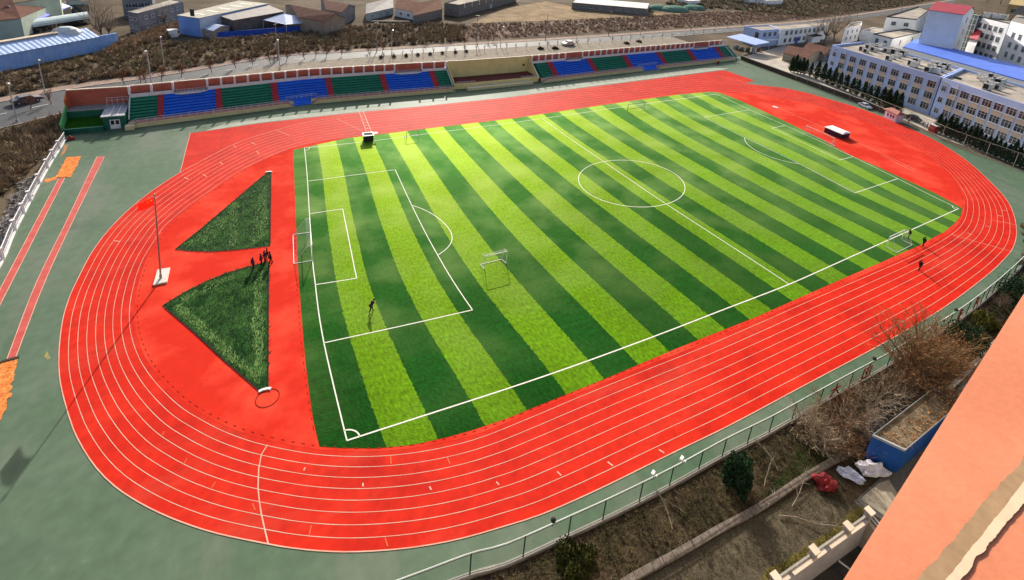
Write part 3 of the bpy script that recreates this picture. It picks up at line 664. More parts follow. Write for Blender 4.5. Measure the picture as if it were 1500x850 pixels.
M_rbrown = mat('roof_brown', (.16, .075, .055), (.12, .06, .045), scale=.5, rough=.9, grain=.2, gscale=1.5)
M_rgrey = mat('roof_grey', (.30, .27, .245), (.24, .215, .195), scale=.4, rough=.8, grain=.1)
M_black = mat('tar_edge', (.025, .024, .024), rough=.8)
M_stone = mat('stone_wall', (.25, .235, .22), (.15, .14, .13), scale=1.2, rough=.95, grain=.3, gscale=3)
def corrugated(name, c1, c2, ax, period=1.2):
    """metal sheeting with ribs running up the wall"""
    M = mat(name, c1, c2, scale=.5, rough=.6, spec=.3)
    t = M.node_tree; N, L = t.nodes, t.links; b = N['Principled BSDF']
    g = N.new('ShaderNodeNewGeometry'); d = N.new('ShaderNodeVectorMath'); d.operation = 'DOT_PRODUCT'; d.inputs[1].default_value = (ax[0], ax[1], 0); L.new(g.outputs['Position'], d.inputs[0])
    s = N.new('ShaderNodeMath'); s.operation = 'SINE'; k = N.new('ShaderNodeMath'); k.operation = 'MULTIPLY'; k.inputs[1].default_value = 2*math.pi/period
    L.new(d.outputs['Value'], k.inputs[0]); L.new(k.outputs[0], s.inputs[0]); bp = N.new('ShaderNodeBump'); bp.inputs['Distance'].default_value = .035; bp.inputs['Strength'].default_value = 1
    L.new(s.outputs[0], bp.inputs['Height']); L.new(bp.outputs[0], b.inputs['Normal']); return M
WM = {}
def win_mesh(w, h, nx, ny, arch=False):
    k = (round(w, 2), round(h, 2), nx, ny)
    if k in WM: return WM[k]
    a, b = MB(), MB(); f = .09
    for x in (-w/2+f/2, w/2-f/2): a.box((x, -.05, h/2), (f, .12, h))
    for z in (f/2, h-f/2): a.box((0, -.05, z), (w-2*f, .12, f))
    for i in range(1, nx): a.box((-w/2+w*i/nx, -.045, h/2), (.07, .08, h-2*f))
    for i in range(1, ny): a.box((0, -.045, h*.68 if ny == 2 else h*i/ny), (w-2*f, .075, .06))
    a.box((0, -.1, -.06), (w+.2, .24, .1))
    b.box((0, -.02, h/2), (w-f, .05, h-f))
    def me(q, n, M):
        m_ = bpy.data.meshes.new(n); m_.from_pydata(q.v, [], q.f); m_.materials.append(M); return m_
    WM[k] = (me(a, 'window', M_wf), me(b, 'pane', M_glass)); return WM[k]
def window(parent, p, ax, w, h, nx=3, ny=2, sub=True, out=.0):
    """window on a wall, ax runs to the viewer's right along the wall"""
    fm, pm = win_mesh(w, h, nx, ny); o = V3(parent['_o'])
    nrm = V3((ax.y, -ax.x, 0)); q = V3(p)+nrm*out
    a = bpy.data.objects.new('window', fm); COL.objects.link(a); a.parent = parent; a.location = q-o; a.rotation_euler = (0, 0, math.atan2(ax.y, ax.x))
    b = bpy.data.objects.new('pane', pm); COL.objects.link(b); b.parent = a
    return a
def win_row(parent, A, B, zs, n, w, h, nx=2, ny=2, m0=.08, m1=.08, skip=()):
    A, B = V3((A[0], A[1], 0)), V3((B[0], B[1], 0)); ax = (B-A).normalized()
    for z in zs:
        for i in range(n):
            if (i, z) in skip: continue
            t = m0+(1-m0-m1)*(i+.5)/n; window(parent, A.lerp(B, t)+V3((0, 0, z)), ax, w, h, nx, ny)
def flat(name, label, cat, roof, H, wm, rm, par=.5, edge=None, z0=0, group=None, pt=.3):
    """flat roofed block from the roof corners seen in the photo at height H: corners front-left, front-right, back-right, back-left"""
    P = [at(u, v, H) for u, v in roof]; P = [V3((p.x, p.y, 0)) for p in P]
    o = thing(name, label, cat, P[0], group)
    mb = MB(); mb.prism(P, z0, H-par); mb.build('wall', wm, o)
    c = sum(P, V3())/len(P); mb = MB(); q = [p+(c-p).normalized()*pt*1.6 for p in P]
    for i in range(len(P)):
        j = (i+1) % len(P); mb.prism([P[i], P[j], q[j], q[i]], H-par+.004, H)
    mb.build('parapet', edge or wm, o)
    mb = MB(); mb.face([(p.x, p.y, H-par+.02) for p in (q if sum(q[i].x*q[(i+1) % 4].y-q[(i+1) % 4].x*q[i].y for i in range(4)) > 0 else q[::-1])]); mb.build('roof', rm, o)
    return o, P
def gable(name, label, cat, eave, H, RH, wm, rm, group=None, over=.3, hip=0, ridge='long'):
    """pitched roof house from four eave corners at height H, ridge runs from side 0-3 to side 1-2"""
    P = [at(u, v, H) for u, v in eave]; P = [V3((p.x, p.y, 0)) for p in P]; o = thing(name, label, cat, P[0], group)
    r0, r1 = (P[0]+P[3])/2, (P[1]+P[2])/2; d = (r1-r0)*hip
    mb = MB(); mb.prism(P, 0, H)
    if not hip:
        for a, b, r in ((P[0], P[3], r0), (P[1], P[2], r1)): mb.face([a+V3((0, 0, H)), b+V3((0, 0, H)), r+V3((0, 0, RH-.05))])
    mb.build('wall', wm, o)
    a, b = r0+d+V3((0, 0, RH)), r1-d+V3((0, 0, RH)); e = (r1-r0).normalized()*(over if not hip else 0); k = []
    c = (r0+r1)/2
    for p in P: k.append(p+(p-c).normalized()*over+V3((0, 0, H-.05)))
    mb = MB(); mb.face([k[0], k[1], b+e, a-e]); mb.face([k[2], k[3], a-e, b+e])
    if hip: mb.face([k[1], k[2], b]); mb.face([k[3], k[0], a])
    r = mb.build('roof', rm, o); s_ = r.modifiers.new('thick', 'SOLIDIFY'); s_.thickness = .18
    return o, P
def shed_roof(name, label, cat, pts, hs, wm, rm, thick=.2):
    P = [at(u, v, h) for (u, v), h in zip(pts, hs)]; o = thing(name, label, cat, V3((P[0].x, P[0].y, 0)))
    mb = MB(); mb.prism(P, 0, [p.z-thick for p in P]); mb.build('wall', wm, o)
    c = sum(P, V3())/len(P); K = [p+(V3((p.x, p.y, 0))-V3((c.x, c.y, 0))).normalized()*.35 for p in P]
    mb = MB(); mb.prism(K, [p.z-thick+.01 for p in P], [p.z for p in P], bottom=True); mb.build('roof', rm, o)
    return o, P

# --- blue three storey school building beside the track
H = 12.6
sb, P = flat('school_building', 'long pale blue three storey building behind the cypress row', 'school', [(1219, 66), (1379, 113), (1410, 100), (1263, 61)], H, M_bwall, M_roofc, par=.8, edge=M_bwall)
sb2, P2 = flat('school_wing', 'pale blue three storey wing continuing out of frame at the right edge', 'school', [(1380.5, 113.5), (1560, 172), (1560, 142), (1411.5, 100.5)], H, M_bwall, M_roofc, par=.8, edge=M_bwall)
def facade(o, A, B, cols, first_small=True):
    ax = (B-A).normalized(); nrm = V3((ax.y, -ax.x, 0)); L_ = (B-A).length
    k = 0
    for i in range(cols):
        t = (i+.5)/cols; p = A.lerp(B, t)
        narrow = (i == 0)
        for j, z in enumerate((1.3, 4.9, 8.5)):
            if narrow: window(o, p+V3((0, 0, z+.1)), ax, 1.5, 1.7, 2, 2)
            else: window(o, p+V3((0, 0, z)), ax, 2.7, 2.2, 3, 2)
            if not narrow and j < 2: cm = MB(); cm.box(p+V3((0, 0, z+2.75))+nrm*.03, (2.7, .07, 1.15), ax); cm.build('cream_panel', M_bcream, o)
        if narrow: window(o, p+V3((0, 0, 11.0)), ax, 1.5, .45, 2, 1)
    for t in (.175, .985):
        mb = MB(); q = A.lerp(B, t)+nrm*.14; mb.tube([q+V3((0, 0, .2)), q+V3((0, 0, 12))], .09, 6); mb.build('downpipe', M_wf, o)
facade(sb, P[0], P[1], 10); facade(sb2, P2[0], P2[1], 10)
ax = (P[3]-P[0]).normalized()
win_row(sb, P[3], P[0], (1.3, 4.9, 8.5), 2, 1.6, 1.9)
# roof divider and air conditioners
acg = 'air conditioning units on the blue building roof'
ac_p = [(1262, 71), (1268, 74), (1274, 66), (1279, 72), (1284, 70), (1286, 68), (1291, 66.5), (1298, 74), (1304, 72), (1309, 76), (1315, 74), (1322, 78), (1308, 83), (1301, 85), (1315, 81), (1271, 68.5), (1334, 92.5), (1341, 90), (1338, 95), (1358, 102), (1363, 98), (1370, 92), (1373, 95), (1378, 99), (1384, 97), (1388, 98), (1370, 104), (1376, 101), (1366, 93.5),
        (1436, 112), (1440, 116), (1446, 119), (1452, 112), (1458, 117), (1462, 121), (1445, 128), (1453, 126), (1460, 128), (1449, 122), (1467, 118)]
M_acw = mat('ac_white', (.66, .64, .60), (.5, .48, .46), scale=2, rough=.5)
M_acd = mat('ac_grille', (.02, .018, .018), rough=.7)
rax = (P[1]-P[0]).normalized()
ac = thing('air_conditioner', '', 'air conditioner', (0, 0, 0), acg)
mb = MB(); mb.box((0, 0, .95), (1.5, 1.3, 1.5)); mb.build('housing', M_acw, ac)
mb = MB(); mb.box((0, -.66, .95), (1.2, .05, 1.2)); mb.build('grille', M_acd, ac)
mb = MB(); mb.ball((0, 0, 1.7), .5, 10, 4, sq=(1, 1, .12)); mb.build('fan', M_acd, ac)
mb = MB()
for x in (-.6, .6): mb = MB(); mb.box((x, 0, .1), (.12, 1.3, .2)); mb.build('foot', M_acd, ac)
used = [False]; zr = H-.78
q_ = random.Random(3)
SBN = V3((-rax.y, rax.x, 0))
for i, (u, v) in enumerate(ac_p):
    p = at(u, v+4, zr); half = 'first, long section' if i < 29 else 'wing at the right edge'
    place(ac, used, p, math.atan2(rax.y, rax.x)+q_.uniform(-.15, .15)+(math.pi if q_.random() < .35 else 0), q_.uniform(.95, 1.25), 'white air conditioning unit standing on the flat roof of the blue building' if i < 29 else 'white air conditioning unit on the roof of the blue wing at the right edge', acg if i < 29 else 'air conditioning units on the blue wing roof')
mb = MB(); c = at(1288, 73, zr+.6); mb.tube([c-rax*1.6, c+rax*1.6], .8, 12); c2 = c+rax*.2
tag(mb.build('roof_tank', mat('steel_tank', (.5, .5, .5), rough=.35, metal=.6)), 'horizontal steel water tank among the air conditioners on the blue roof', 'water tank')
mb = MB(); c = at(1403, 114.5, zr+.25); mb.box(c, (1.6, 1.2, .5), rax); tag(mb.build('roof_hatch', M_black), 'small black roof hatch on the blue wing', 'roof hatch')

# --- blue roofed corridor behind it
o = thing('covered_corridor', 'long low building with bright blue roof behind the blue school building', 'corridor', at(1323, 76, 5))
C0, C1, C2, C3 = at(1323, 68.5, 7), at(1560, 135, 7), at(1560, 113, 8.5), at(1342, 57, 8.5)
mb = MB(); mb.prism([C0, C1, C2, C3], 0, [6.6, 6.6, 8.1, 8.1]); mb.build('wall', M_white, o)
mb = MB(); mb.prism([C0, C1, C2, C3], [6.65, 6.65, 8.15, 8.15], [7, 7, 8.5, 8.5], bottom=True); mb.build('roof', M_rblue, o)
# --- tower block with red roof
o, P = gable('tower_block', 'tall windowless white block with a red pitched roof', 'tower', [(1361, 14), (1412, 21.5), (1427, 15.5), (1380, 9)], 24.5, 27.5, M_white, M_rred, over=.6)
bx = (P[2]-P[1]).normalized()
for z in (3, 8.5, 14, 19.5): window(o, (P[1]+P[2])/2+V3((0, 0, z)), bx, 3.0, 2.6, 2, 2)
# glass stair
o, Pg = flat('stair_tower', 'dark green glazed stairwell between the white tower and the dormitory', 'stairwell', [(1417, 20.5), (1434, 23), (1438, 21), (1422, 18.5)], 22, mat('green_glass', (.05, .10, .085), (.10, .15, .13), scale=.3, rough=.25, spec=.5), M_roofc)
mb = MB()
for z in range(2, 22, 3): mb.beam(Pg[0]+V3((0, 0, z)), Pg[1]+V3((0, 0, z)), .3, .25)
for t in (0, .33, .66, 1): a = Pg[0].lerp(Pg[1], t); mb.beam(a, a+V3((0, 0, 21.4)), .25, .25)
mb.build('mullions', M_wf, o)
# dormitory
o, P = flat('dormitory', 'white dormitory with arched top windows behind the blue roof', 'dormitory', [(1433, 23.5), (1479, 34), (1484, 29), (1440, 19)], 21.5, M_white, M_roofc, edge=M_black)
win_row(o, P[0], P[1], (2.5, 7, 11.5, 16), 5, 2.4, 2.6, 3, 2)
mb = MB(); nrm = (P[0]-P[3]).normalized()
a = P[0]; b = P[0].lerp(P[1], .28); mb.prism([a+nrm*.2, b+nrm*.2, b+nrm*7, a+nrm*7], 0, [10, 10, 8, 8]); mb.build('porch', M_white, o)
mb = MB(); mb.prism([a+nrm*.1, b+nrm*.1, b+nrm*7.4, a+nrm*7.4], [14.5, 14.5, 10.5, 10.5], [14.9, 14.9, 10.9, 10.9], bottom=True); mb.build('porch_roof', M_rred, o)
used2 = [False]
for i in range(9):
    p = P[0].lerp(P[2], .2+.07*i)+V3((0, 0, 21.1)); place(ac, used, p+nrm*(-2+4*(i % 2)), q_.uniform(0, 3), 1.5, 'white air conditioning unit on the roof of the white dormitory', 'air conditioning units on the dormitory roof')
o, P = flat('dormitory_wing', 'nearer white dormitory wing cut by the right edge of the picture', 'dormitory', [(1481, 31), (1560, 52), (1560, 38), (1490, 22)], 23, M_white, M_roofc)
win_row(o, P[0], P[1], (2.5, 7, 11.5, 16), 6, 2.4, 2.6, 3, 2)
mb = MB(); P_ = [at(u, v, h) for u, v, h in ((1480, 22, 24), (1497, 8, 29), (1530, 22, 24))]; mb.face(P_); c = at(1500, 24, 24)
mb.prism([P[0], P[1], P[2], P[3]], 23.01, [23.2]*4); mb.build('roof_cap', M_rgrey, o)
o, P = gable('yellow_house', 'yellow gabled block at the top right corner behind the dormitory', 'house', [(1478, 6), (1540, 14), (1545, 8), (1486, 1)], 20, 24, mat('ochre_wall', (.50, .34, .16), rough=.85), mat('ochre_roof', (.5, .36, .16), rough=.85))
win_row(o, P[0], P[1], (14,), 5, 3, 3)
# --- white flat roofed blocks left of the tower
o, P = flat('office_block', 'white block with cream end and black roof edge left of the tower', 'office block', [(1299, 24), (1343, 28), (1360, 15), (1346, 9.5)], 14, M_white, M_roofc, edge=M_black, par=.6)
win_row(o, P[0], P[1], (9.2,), 2, 2.6, 2.2); win_row(o, P[1], P[2], (3, 8.5), 3, 2.2, 2.4)
o, P = flat('annex', 'low white annex with black roof edge in front of the office block', 'annex', [(1279, 49), (1308, 56), (1350, 46.5), (1328, 42)], 8, M_white, M_roofc, edge=M_black, par=.5)
win_row(o, P[0], P[1], (3.6,), 2, 1.8, 2.4); win_row(o, P[1], P[2], (3.2,), 2, 1.8, 2.6)
o, P = flat('porch_roof_house', 'small pale house with cream roof behind the annex', 'house', [(1262, 44), (1282, 48), (1302, 44), (1280, 40)], 6, M_white, M_roofc)
# --- two storey blue and white offices and the long block right of the canopy
o, P = flat('blue_office', 'two storey blue and white office behind the blue canopy', 'office', [(1090.5, 38), (1115.5, 44.5), (1142.5, 42.5), (1125, 36.5)], 8.4, mat('light_blue_wall', (.42, .52, .78), (.38, .47, .72), scale=.4, rough=.85), M_roofc, par=.5)
win_row(o, P[1], P[2], (5.0,), 3, 2.6, 2.2, 2, 2)
mb = MB(); a = P[1].lerp(P[2], .05); b = P[1].lerp(P[2], .8); nr = (P[1]-P[0]).normalized(); mb.prism([a+nr*.05, b+nr*.05, b+nr*2.6, a+nr*2.6], 3.6, 4.0, bottom=True); mb.build('porch', M_white, o)
mb = MB(); c = P[0].lerp(P[1], .8); aa = (P[1]-P[0]).normalized(); nn = V3((aa.y, -aa.x, 0)); mb.box(c+nn*.05+V3((0, 0, 5.4)), (2, .1, 3), aa); mb.build('door', M_glass, o)
o, P = flat('long_office', 'long two storey white building with a row of windows and cream roof', 'office', [(1144, 43.5), (1214, 36.5), (1216, 31), (1128, 37)], 8.2, M_white, M_roofc, par=.4)
win_row(o, P[0], P[1], (5.0,), 9, 2.6, 2.2, 2, 2); win_row(o, P[0], P[1], (1.2,), 6, 2.6, 2.2, 2, 2, m1=.35)
mb = MB(); ax_ = (P[1]-P[0]).normalized(); nn = V3((ax_.y, -ax_.x, 0)); c = P[0].lerp(P[1], .36); mb.box(c+nn*.1+V3((0, 0, 1.6)), (3, .2, 3.2), ax_); mb.build('door', mat('door_blue', (.03, .08, .45), rough=.6), o)
mb = MB(); c = P[0].lerp(P[1], .66); mb.box(c+nn*1.5+V3((0, 0, 1.7)), (9, 3, 3.4), ax_); mb.build('entrance_porch', M_white, o)
mb = MB(); mb.box(c+nn*1.6+V3((0, 0, 3.6)), (9.6, 3.6, .4), ax_); mb.build('porch_roof', M_black, o)
o, P = flat('side_house', 'small two storey white house behind bare trees at the end of the long office', 'house', [(1238, 42), (1262, 37), (1263, 31), (1247, 33)], 9, M_white, M_roofc)
win_row(o, P[0], P[1], (2, 5.5), 3, 2, 2)
# canopy with clutter
o = thing('canopy_shelter', 'light blue sheet canopy on posts at the right end of the stand', 'canopy', at(1092, 80))
Cp = [at(1064, 54, 6), at(1106, 66, 4.6), at(1128, 62, 4.6), at(1086, 49.5, 6)]
mb = MB(); mb.prism(Cp, [p.z-.12 for p in Cp], [p.z for p in Cp], bottom=True); mb.build('roof', mat('canopy_blue', (.42, .52, .82), (.36, .46, .76), scale=.3, rough=.6), o)
for p in Cp: mb = MB(); mb.tube([V3((p.x, p.y, 0)), p-V3((0, 0, .13))], .09, 6); mb.build('post', M_wf, o)
for i, (u, v, s_, hh, col) in enumerate(((1078, 72, 2, 1.6, (.2, .25, .3)), (1086, 74, 1.7, 1.2, (.15, .15, .16)), (1095, 76, 2.2, 1.5, (.10, .12, .08)), (1103, 77, 1.6, 1.8, (.3, .3, .32)), (1110, 75, 1.8, 1.3, (.16, .1, .08)))):
    p = at(u, v); mb = MB(); mb.box(p+V3((0, 0, hh/2)), (s_, 1.4, hh), (1, .2*i, 0)); mb.box(p+V3((.2, .1, hh+.2)), (s_*.6, .8, .4), (1, .5-.3*i, 0)); mb.beam(p+V3((-s_*.4, .3, hh)), p+V3((s_*.5, -.3, hh+.9)), .1, .1)
    tag(mb.build('crate_pile', mat('clutter_%d' % i, col, rough=.8)), ['bluish crate pile under the left edge of the canopy', 'dark crate pile under the canopy beside the bluish one', 'olive crate pile under the middle of the canopy', 'pale crate pile under the right half of the canopy', 'brown crate pile at the right end of the canopy'][i], 'crates')
o, P = gable('brown_house', 'low house with brown tiled roof between the canopy and the blue building', 'house', [(1148, 77), (1182, 85), (1206, 76), (1160, 67.5)], 3.6, 5.4, mat('beige_wall', (.34, .26, .17), (.28, .2, .13), scale=.5, rough=.9), M_rbrown)
win_row(o, P[0], P[1], (1.2,), 3, 1.4, 1.3)
o, P = gable('brown_cottage', 'smaller brown roofed cottage behind the low tiled house', 'house', [(1176, 71), (1208, 80), (1222, 73), (1190, 66)], 3.6, 5.6, M_stone, M_rbrown)
# ------------------------------------------------------------------ far side of the road, left to right
o, P = gable('green_warehouse', 'pale green warehouse with brown roof at the top left corner', 'warehouse', [(30, 27), (-30, 33), (-50, 3), (10, 5)], 7, 10.5, mat('pale_green_wall', (.36, .43, .37), (.30, .36, .31), scale=.4, rough=.85), M_rbrown)
o2 = thing('warehouse', 'long brown roofed warehouse wing behind the blue lean-to', 'warehouse', at(60, 30))
A_ = [at(30, 26, 6.5), at(90, 1, 6.5), at(86, -6, 9.5), at(9, 6.5, 10)]
mb = MB(); mb.prism(A_, 0, [p.z-.2 for p in A_]); mb.build('wall', MT['pale_green_wall'], o2); mb = MB(); mb.prism(A_, [p.z-.19 for p in A_], [p.z for p in A_]); mb.build('roof', M_rbrown, o2)
shed_roof('lean_to', 'open lean-to with a bright violet blue roof below the brown warehouse', 'shed', [(31, 28), (55, 29.5), (103, 9.5), (88, 4)], [5.5, 3.6, 3.6, 5.5], M_dark, mat('violet_blue_roof', (.12, .16, .62), (.10, .13, .52), scale=.5, rough=.6))
o = thing('arched_shed', 'pale teal barrel roofed shed between the lean-to and the blue shed', 'shed', at(47, 45))
A_, B_ = at(47, 43, .2), at(128, 30, .2); D_ = at(46, 33, 3.4)-at(47, 43, .2); D_.z = 0; D_ = D_.normalized()*6; mb = MB()
n = 8; vs = []
for e in (A_, B_):
    for i in range(n+1): a = math.pi*i/n; vs.append(e+D_*(.5-.5*math.cos(a))+V3((0, 0, 1.8+2.0*math.sin(a))))
mb.raw(vs, [(i, n+1+i, n+2+i, i+1) for i in range(n)]); mb.face(vs[:n+1]); mb.face(vs[n+1:][::-1]); mb.build('roof', mat('teal_sheet', (.55, .64, .64), (.45, .55, .55), scale=.5, rough=.7), o)
mb = MB(); mb.prism([A_, B_, B_+D_, A_+D_], 0, 1.79); mb.build('wall', M_dark, o)
e_ = (at(130, 78)-at(0, 104)); ex = e_.normalized()
M_cb = corrugated('blue_sheeting', (.20, .38, .78), (.28, .46, .80), ex, 1.3)
o = thing('long_blue_shed', 'long light blue corrugated shed beside the road on the left', 'shed', at(0, 104))
q0, q1 = at(-80, 123), at(148, 74.5); dpt = V3((-ex.y, ex.x, 0))
HE, HR = 4.6, 6.6
mb = MB(); mb.prism([q0, q1, q1+dpt*9, q0+dpt*9], 0, HE); mb.face([q1+V3((0, 0, HE)), q1+dpt*9+V3((0, 0, HE)), q1+dpt*4.5+V3((0, 0, HR-.05))]); mb.build('wall', M_cb, o)
mb = MB(); mb.face([q0-dpt*.4+V3((0, 0, HE-.1)), q1-dpt*.4+V3((0, 0, HE-.1)), q1+dpt*4.5+V3((0, 0, HR)), q0+dpt*4.5+V3((0, 0, HR))]); mb.face([q1+dpt*9.4+V3((0, 0, HE-.1)), q0+dpt*9.4+V3((0, 0, HE-.1)), q0+dpt*4.5+V3((0, 0, HR)), q1+dpt*4.5+V3((0, 0, HR))])
mb.build('roof', corrugated('pale_blue_sheeting', (.40, .52, .76), (.34, .47, .74), ex, 1.3), o)
mb = MB(); a = at(88, 41, 7); mb.beam(q0+dpt*4.5+V3((0, 0, HR+.1)), q0.lerp(q1, .78)+dpt*4.5+V3((0, 0, HR+.1)), 1.6, .3); mb.build('ridge_cap', M_cop, o)
mb = MB(); a, b = q1-ex*.1, q1+ex*5.5; mb.prism([a+ex*.2, b, b+dpt*.5, a+ex*.2+dpt*.5], 0, 4.6); mb.build('end_screen', M_cb, o)
mb = MB(); c = q0.lerp(q1, .86)+dpt*5.4+V3((0, 0, 5.2)); mb.ball(c, 3.2, 14, 8, sq=(1.2, .9, .85)); tag(mb.build('white_dome', mat('dome_white', (.60, .64, .66), rough=.6)), 'white domed tank cover poking above the long blue shed', 'dome')
# junk yard boxes by the lean-to
q_ = random.Random(12)
for i, (u, v, w1, h1, col, lab) in enumerate(((33, 46, 3, 2.4, (.5, .5, .5), 'pale metal container left of the barrel roofed shed'), (6, 46, 4, 2.6, (.30, .2, .15), 'brown sloping shack in front of the green warehouse'), (118, 17, 5, 3, (.06, .09, .10), 'dark tarpaulin stack right of the lean-to'), (108, 7, 4, 2.5, (.55, .5, .44), 'pale builders rubble heap at the top of the yard'), (97, 21, 3, 2, (.55, .52, .46), 'cream sacks pile behind the barrel roofed shed'), (22, 40, 5, 2.5, (.13, .08, .07), 'dark brown lean-to shack by the green warehouse wall'))):
    p = at(u, v); mb = MB(); mb.box(p+V3((0, 0, h1/2)), (w1, w1*.7, h1), (1, .5, 0)); mb.prism([p+V3((-w1*.6, -w1*.45, 0)), p+V3((w1*.6, -w1*.3, 0)), p+V3((w1*.6, w1*.5, 0)), p+V3((-w1*.6, w1*.45, 0))], h1+.01, [h1+.15, h1+.15, h1+.8, h1+.8])
    for k in range(4): mb.box(p+V3((q_.uniform(-w1, w1)*.8, q_.uniform(-w1, w1)*.7, .4)), (q_.uniform(.6, 1.5), .8, .8), (1, q_.uniform(-1, 1), 0))
    tag(mb.build('yard_clutter', mat('yard_%d' % i, col, rough=.9, grain=.2)), lab, 'clutter')
# grey two storey house
o, P = flat('grey_house', 'two storey grey house with flat cream roof beyond the scrub', 'house', [(186.5, 17), (201, 19.5), (268, 2), (250, -1.5)], 7.4, M_grey, M_roofc, par=.3)
win_row(o, P[0], P[1], (1.6, 4.6), 2, 1.3, 1.2); win_row(o, P[1], P[2], (1.6, 4.6), 6, 1.5, 1.2)
o, P = flat('far_grey_house', 'grey house with dark windows behind the cream roofed house', 'house', [(178, -2), (222, -4), (226, -9), (184, -8)], 8, M_grey, M_roofc)
win_row(o, P[0], P[1], (4.2, 1.4), 4, 2.2, 1.8)
# blue walled factory
o, P = shed_roof('factory', 'factory with blue end wall and tan sheet roof with skylights', 'factory', [(260, 22), (292, 26.5), (392, 5.5), (350, 1)], [7, 7, 7, 7], mat('factory_blue', (.17, .32, .72), (.15, .29, .66), scale=.4, rough=.8), mat('tan_sheet', (.36, .33, .27), (.28, .26, .215), scale=.3, rough=.8))
mb = MB()
for t in (.14, .32, .5, .68, .86):
    mb = MB(); a = P[0].lerp(P[3], t); b = P[1].lerp(P[2], t); c = a.lerp(b, .3); d = a.lerp(b, .75); mb.beam(c+V3((0, 0, .04)), d+V3((0, 0, .04)), 1.5, .06); mb.build('skylight', mat('skylight', (.66, .60, .46), rough=.6), o)
mb = MB(); a_ = (P[2]-P[1]).normalized(); nn = V3((a_.y, -a_.x, 0)); mb.prism([P[1]+nn*.02-a_*.1, P[1].lerp(P[2], .27)+nn*.02, P[1].lerp(P[2], .27)+nn*.1, P[1]+nn*.1-a_*.1], 0, 6.75); mb.build('end_cladding', mat('pale_cladding', (.50, .57, .70), rough=.7), o)
b_ = (P[1]-P[0]).normalized(); n2 = V3((b_.y, -b_.x, 0)); mb = MB(); mb.box(P[0].lerp(P[1], .7)+n2*.05+V3((0, 0, 1.6)), (1.8, .1, 2.6), b_); mb.build('door', M_glass, o)
shed_roof('workshop', 'workshop with grey sheet roof and open dark bays', 'workshop', [(317, 21), (342, 29.5), (415, 17), (392, 7.5)], [6.4, 5.6, 5.6, 6.4], mat('dark_sheet', (.10, .09, .08), (.16, .14, .125), scale=.5, rough=.9), M_rgrey)
o, P = gable('site_hut', 'small beige hut with faded blue roof in front of the blue factory', 'hut', [(293, 40), (312, 45), (336, 38.5), (318, 34)], 3.2, 4.2, mat('hut_beige', (.36, .30, .25), rough=.9), mat('faded_blue', (.18, .30, .60), (.5, .55, .62), scale=.6, rough=.7))
win_row(o, P[0], P[1], (1.3,), 1, 1.5, 1.1); win_row(o, P[1], P[2], (1.3,), 2, 1.3, 1.1)
mb = MB(); c = at(254, 54); mb.box(c+V3((0, 0, 1.2)), (2.6, 2.2, 2.4), (1, .25, 0)); mb.box(c+V3((0, 0, 2.5)), (3.1, 2.7, .2), (1, .25, 0), 1); tag(mb.build('white_cabin', [M_white, mat('cabin_roof', (.72, .74, .76), rough=.5)]), 'small white cabin alone in the scrub left of the blue factory', 'cabin')
o = thing('white_canopy', 'pale blue white tent roof over the open yard', 'canopy', at(420, 42))
Cp = [at(385, 29, 4), at(419, 36, 3.4), at(472, 31.5, 3.6), at(416, 19.5, 6)]
mb = MB(); mb.prism(Cp, [p.z-.1 for p in Cp], [p.z for p in Cp], bottom=True); mb.build('roof', mat('tent_sheet', (.58, .64, .82), (.52, .58, .78), scale=.2, rough=.6), o)
for p in Cp: mb = MB(); mb.tube([V3((p.x, p.y, 0)), p-V3((0, 0, .12))], .1, 6); mb.build('post', M_wf, o)
o = thing('blue_fence', 'bright blue sheet fence in front of the factory yard', 'fence', at(311, 57)); F_ = gp([(311, 57), (372, 52), (430, 46.5), (474, 42.5)]); mb = MB()
for a, b in zip(F_, F_[1:]): mb.beam(a+V3((0, 0, 1.1)), b+V3((0, 0, 1.1)), .12, 2.2)
mb.build('panel', mat('fence_blue', (.02, .09, .50), (.018, .07, .42), scale=.8, rough=.6), o)
for a, b in zip(F_, F_[1:]):
    for t in (0, .25, .5, .75): mb = MB(); p = a.lerp(b, t)+V3((0, -.1, 0)); mb.tube([p, p+V3((0, 0, 2.3))], .06, 4); mb.build('post', MT['fence_blue'], o)
o, P = gable('brown_barn', 'long barn with dark brown roof and beige gable end', 'barn', [(437, 25), (476, 31.5), (505, 26), (418, 7)], 5.6, 8.0, mat('barn_beige', (.33, .28, .22), (.28, .23, .18), scale=.4, rough=.9), M_rbrown)
win_row(o, P[1], P[2], (1.6,), 2, 1, 1.6)
o, P = gable('brick_hall', 'dull brick hall with a brown roof behind the barn', 'hall', [(478, 14), (501, 18), (520, 9), (470, -2)], 6, 8, M_grey, M_rbrown)
win_row(o, P[0], P[1], (2.5,), 3, 2, 2)
o, P = gable('grey_cottage', 'cottage with grey roof and pale teal yard wall', 'cottage', [(536, 20), (576, 11), (574, -3), (538, 8)], 3.6, 6.2, mat('teal_wall', (.42, .50, .50), (.36, .42, .42), scale=.5, rough=.9), M_rgrey)
win_row(o, P[0], P[1], (1.2,), 3, 1.3, 1.2)
o, P = gable('tiled_house', 'farmhouse with rust brown tiled roof', 'farmhouse', [(579, 12), (618, 20), (626, 8), (585, 0)], 4, 7.2, M_white, mat('roof_rust', (.24, .12, .075), (.17, .085, .055), scale=.6, rough=.9, grain=.2))
win_row(o, P[0], P[1], (1.3,), 3, 1.5, 1.2)
o, P = gable('stone_barn', 'stone barn with rust brown roof next to the farmhouse', 'barn', [(605, 23), (648, 13), (640, 1), (606, 10)], 4.4, 7.6, M_stone, MT['roof_rust'])
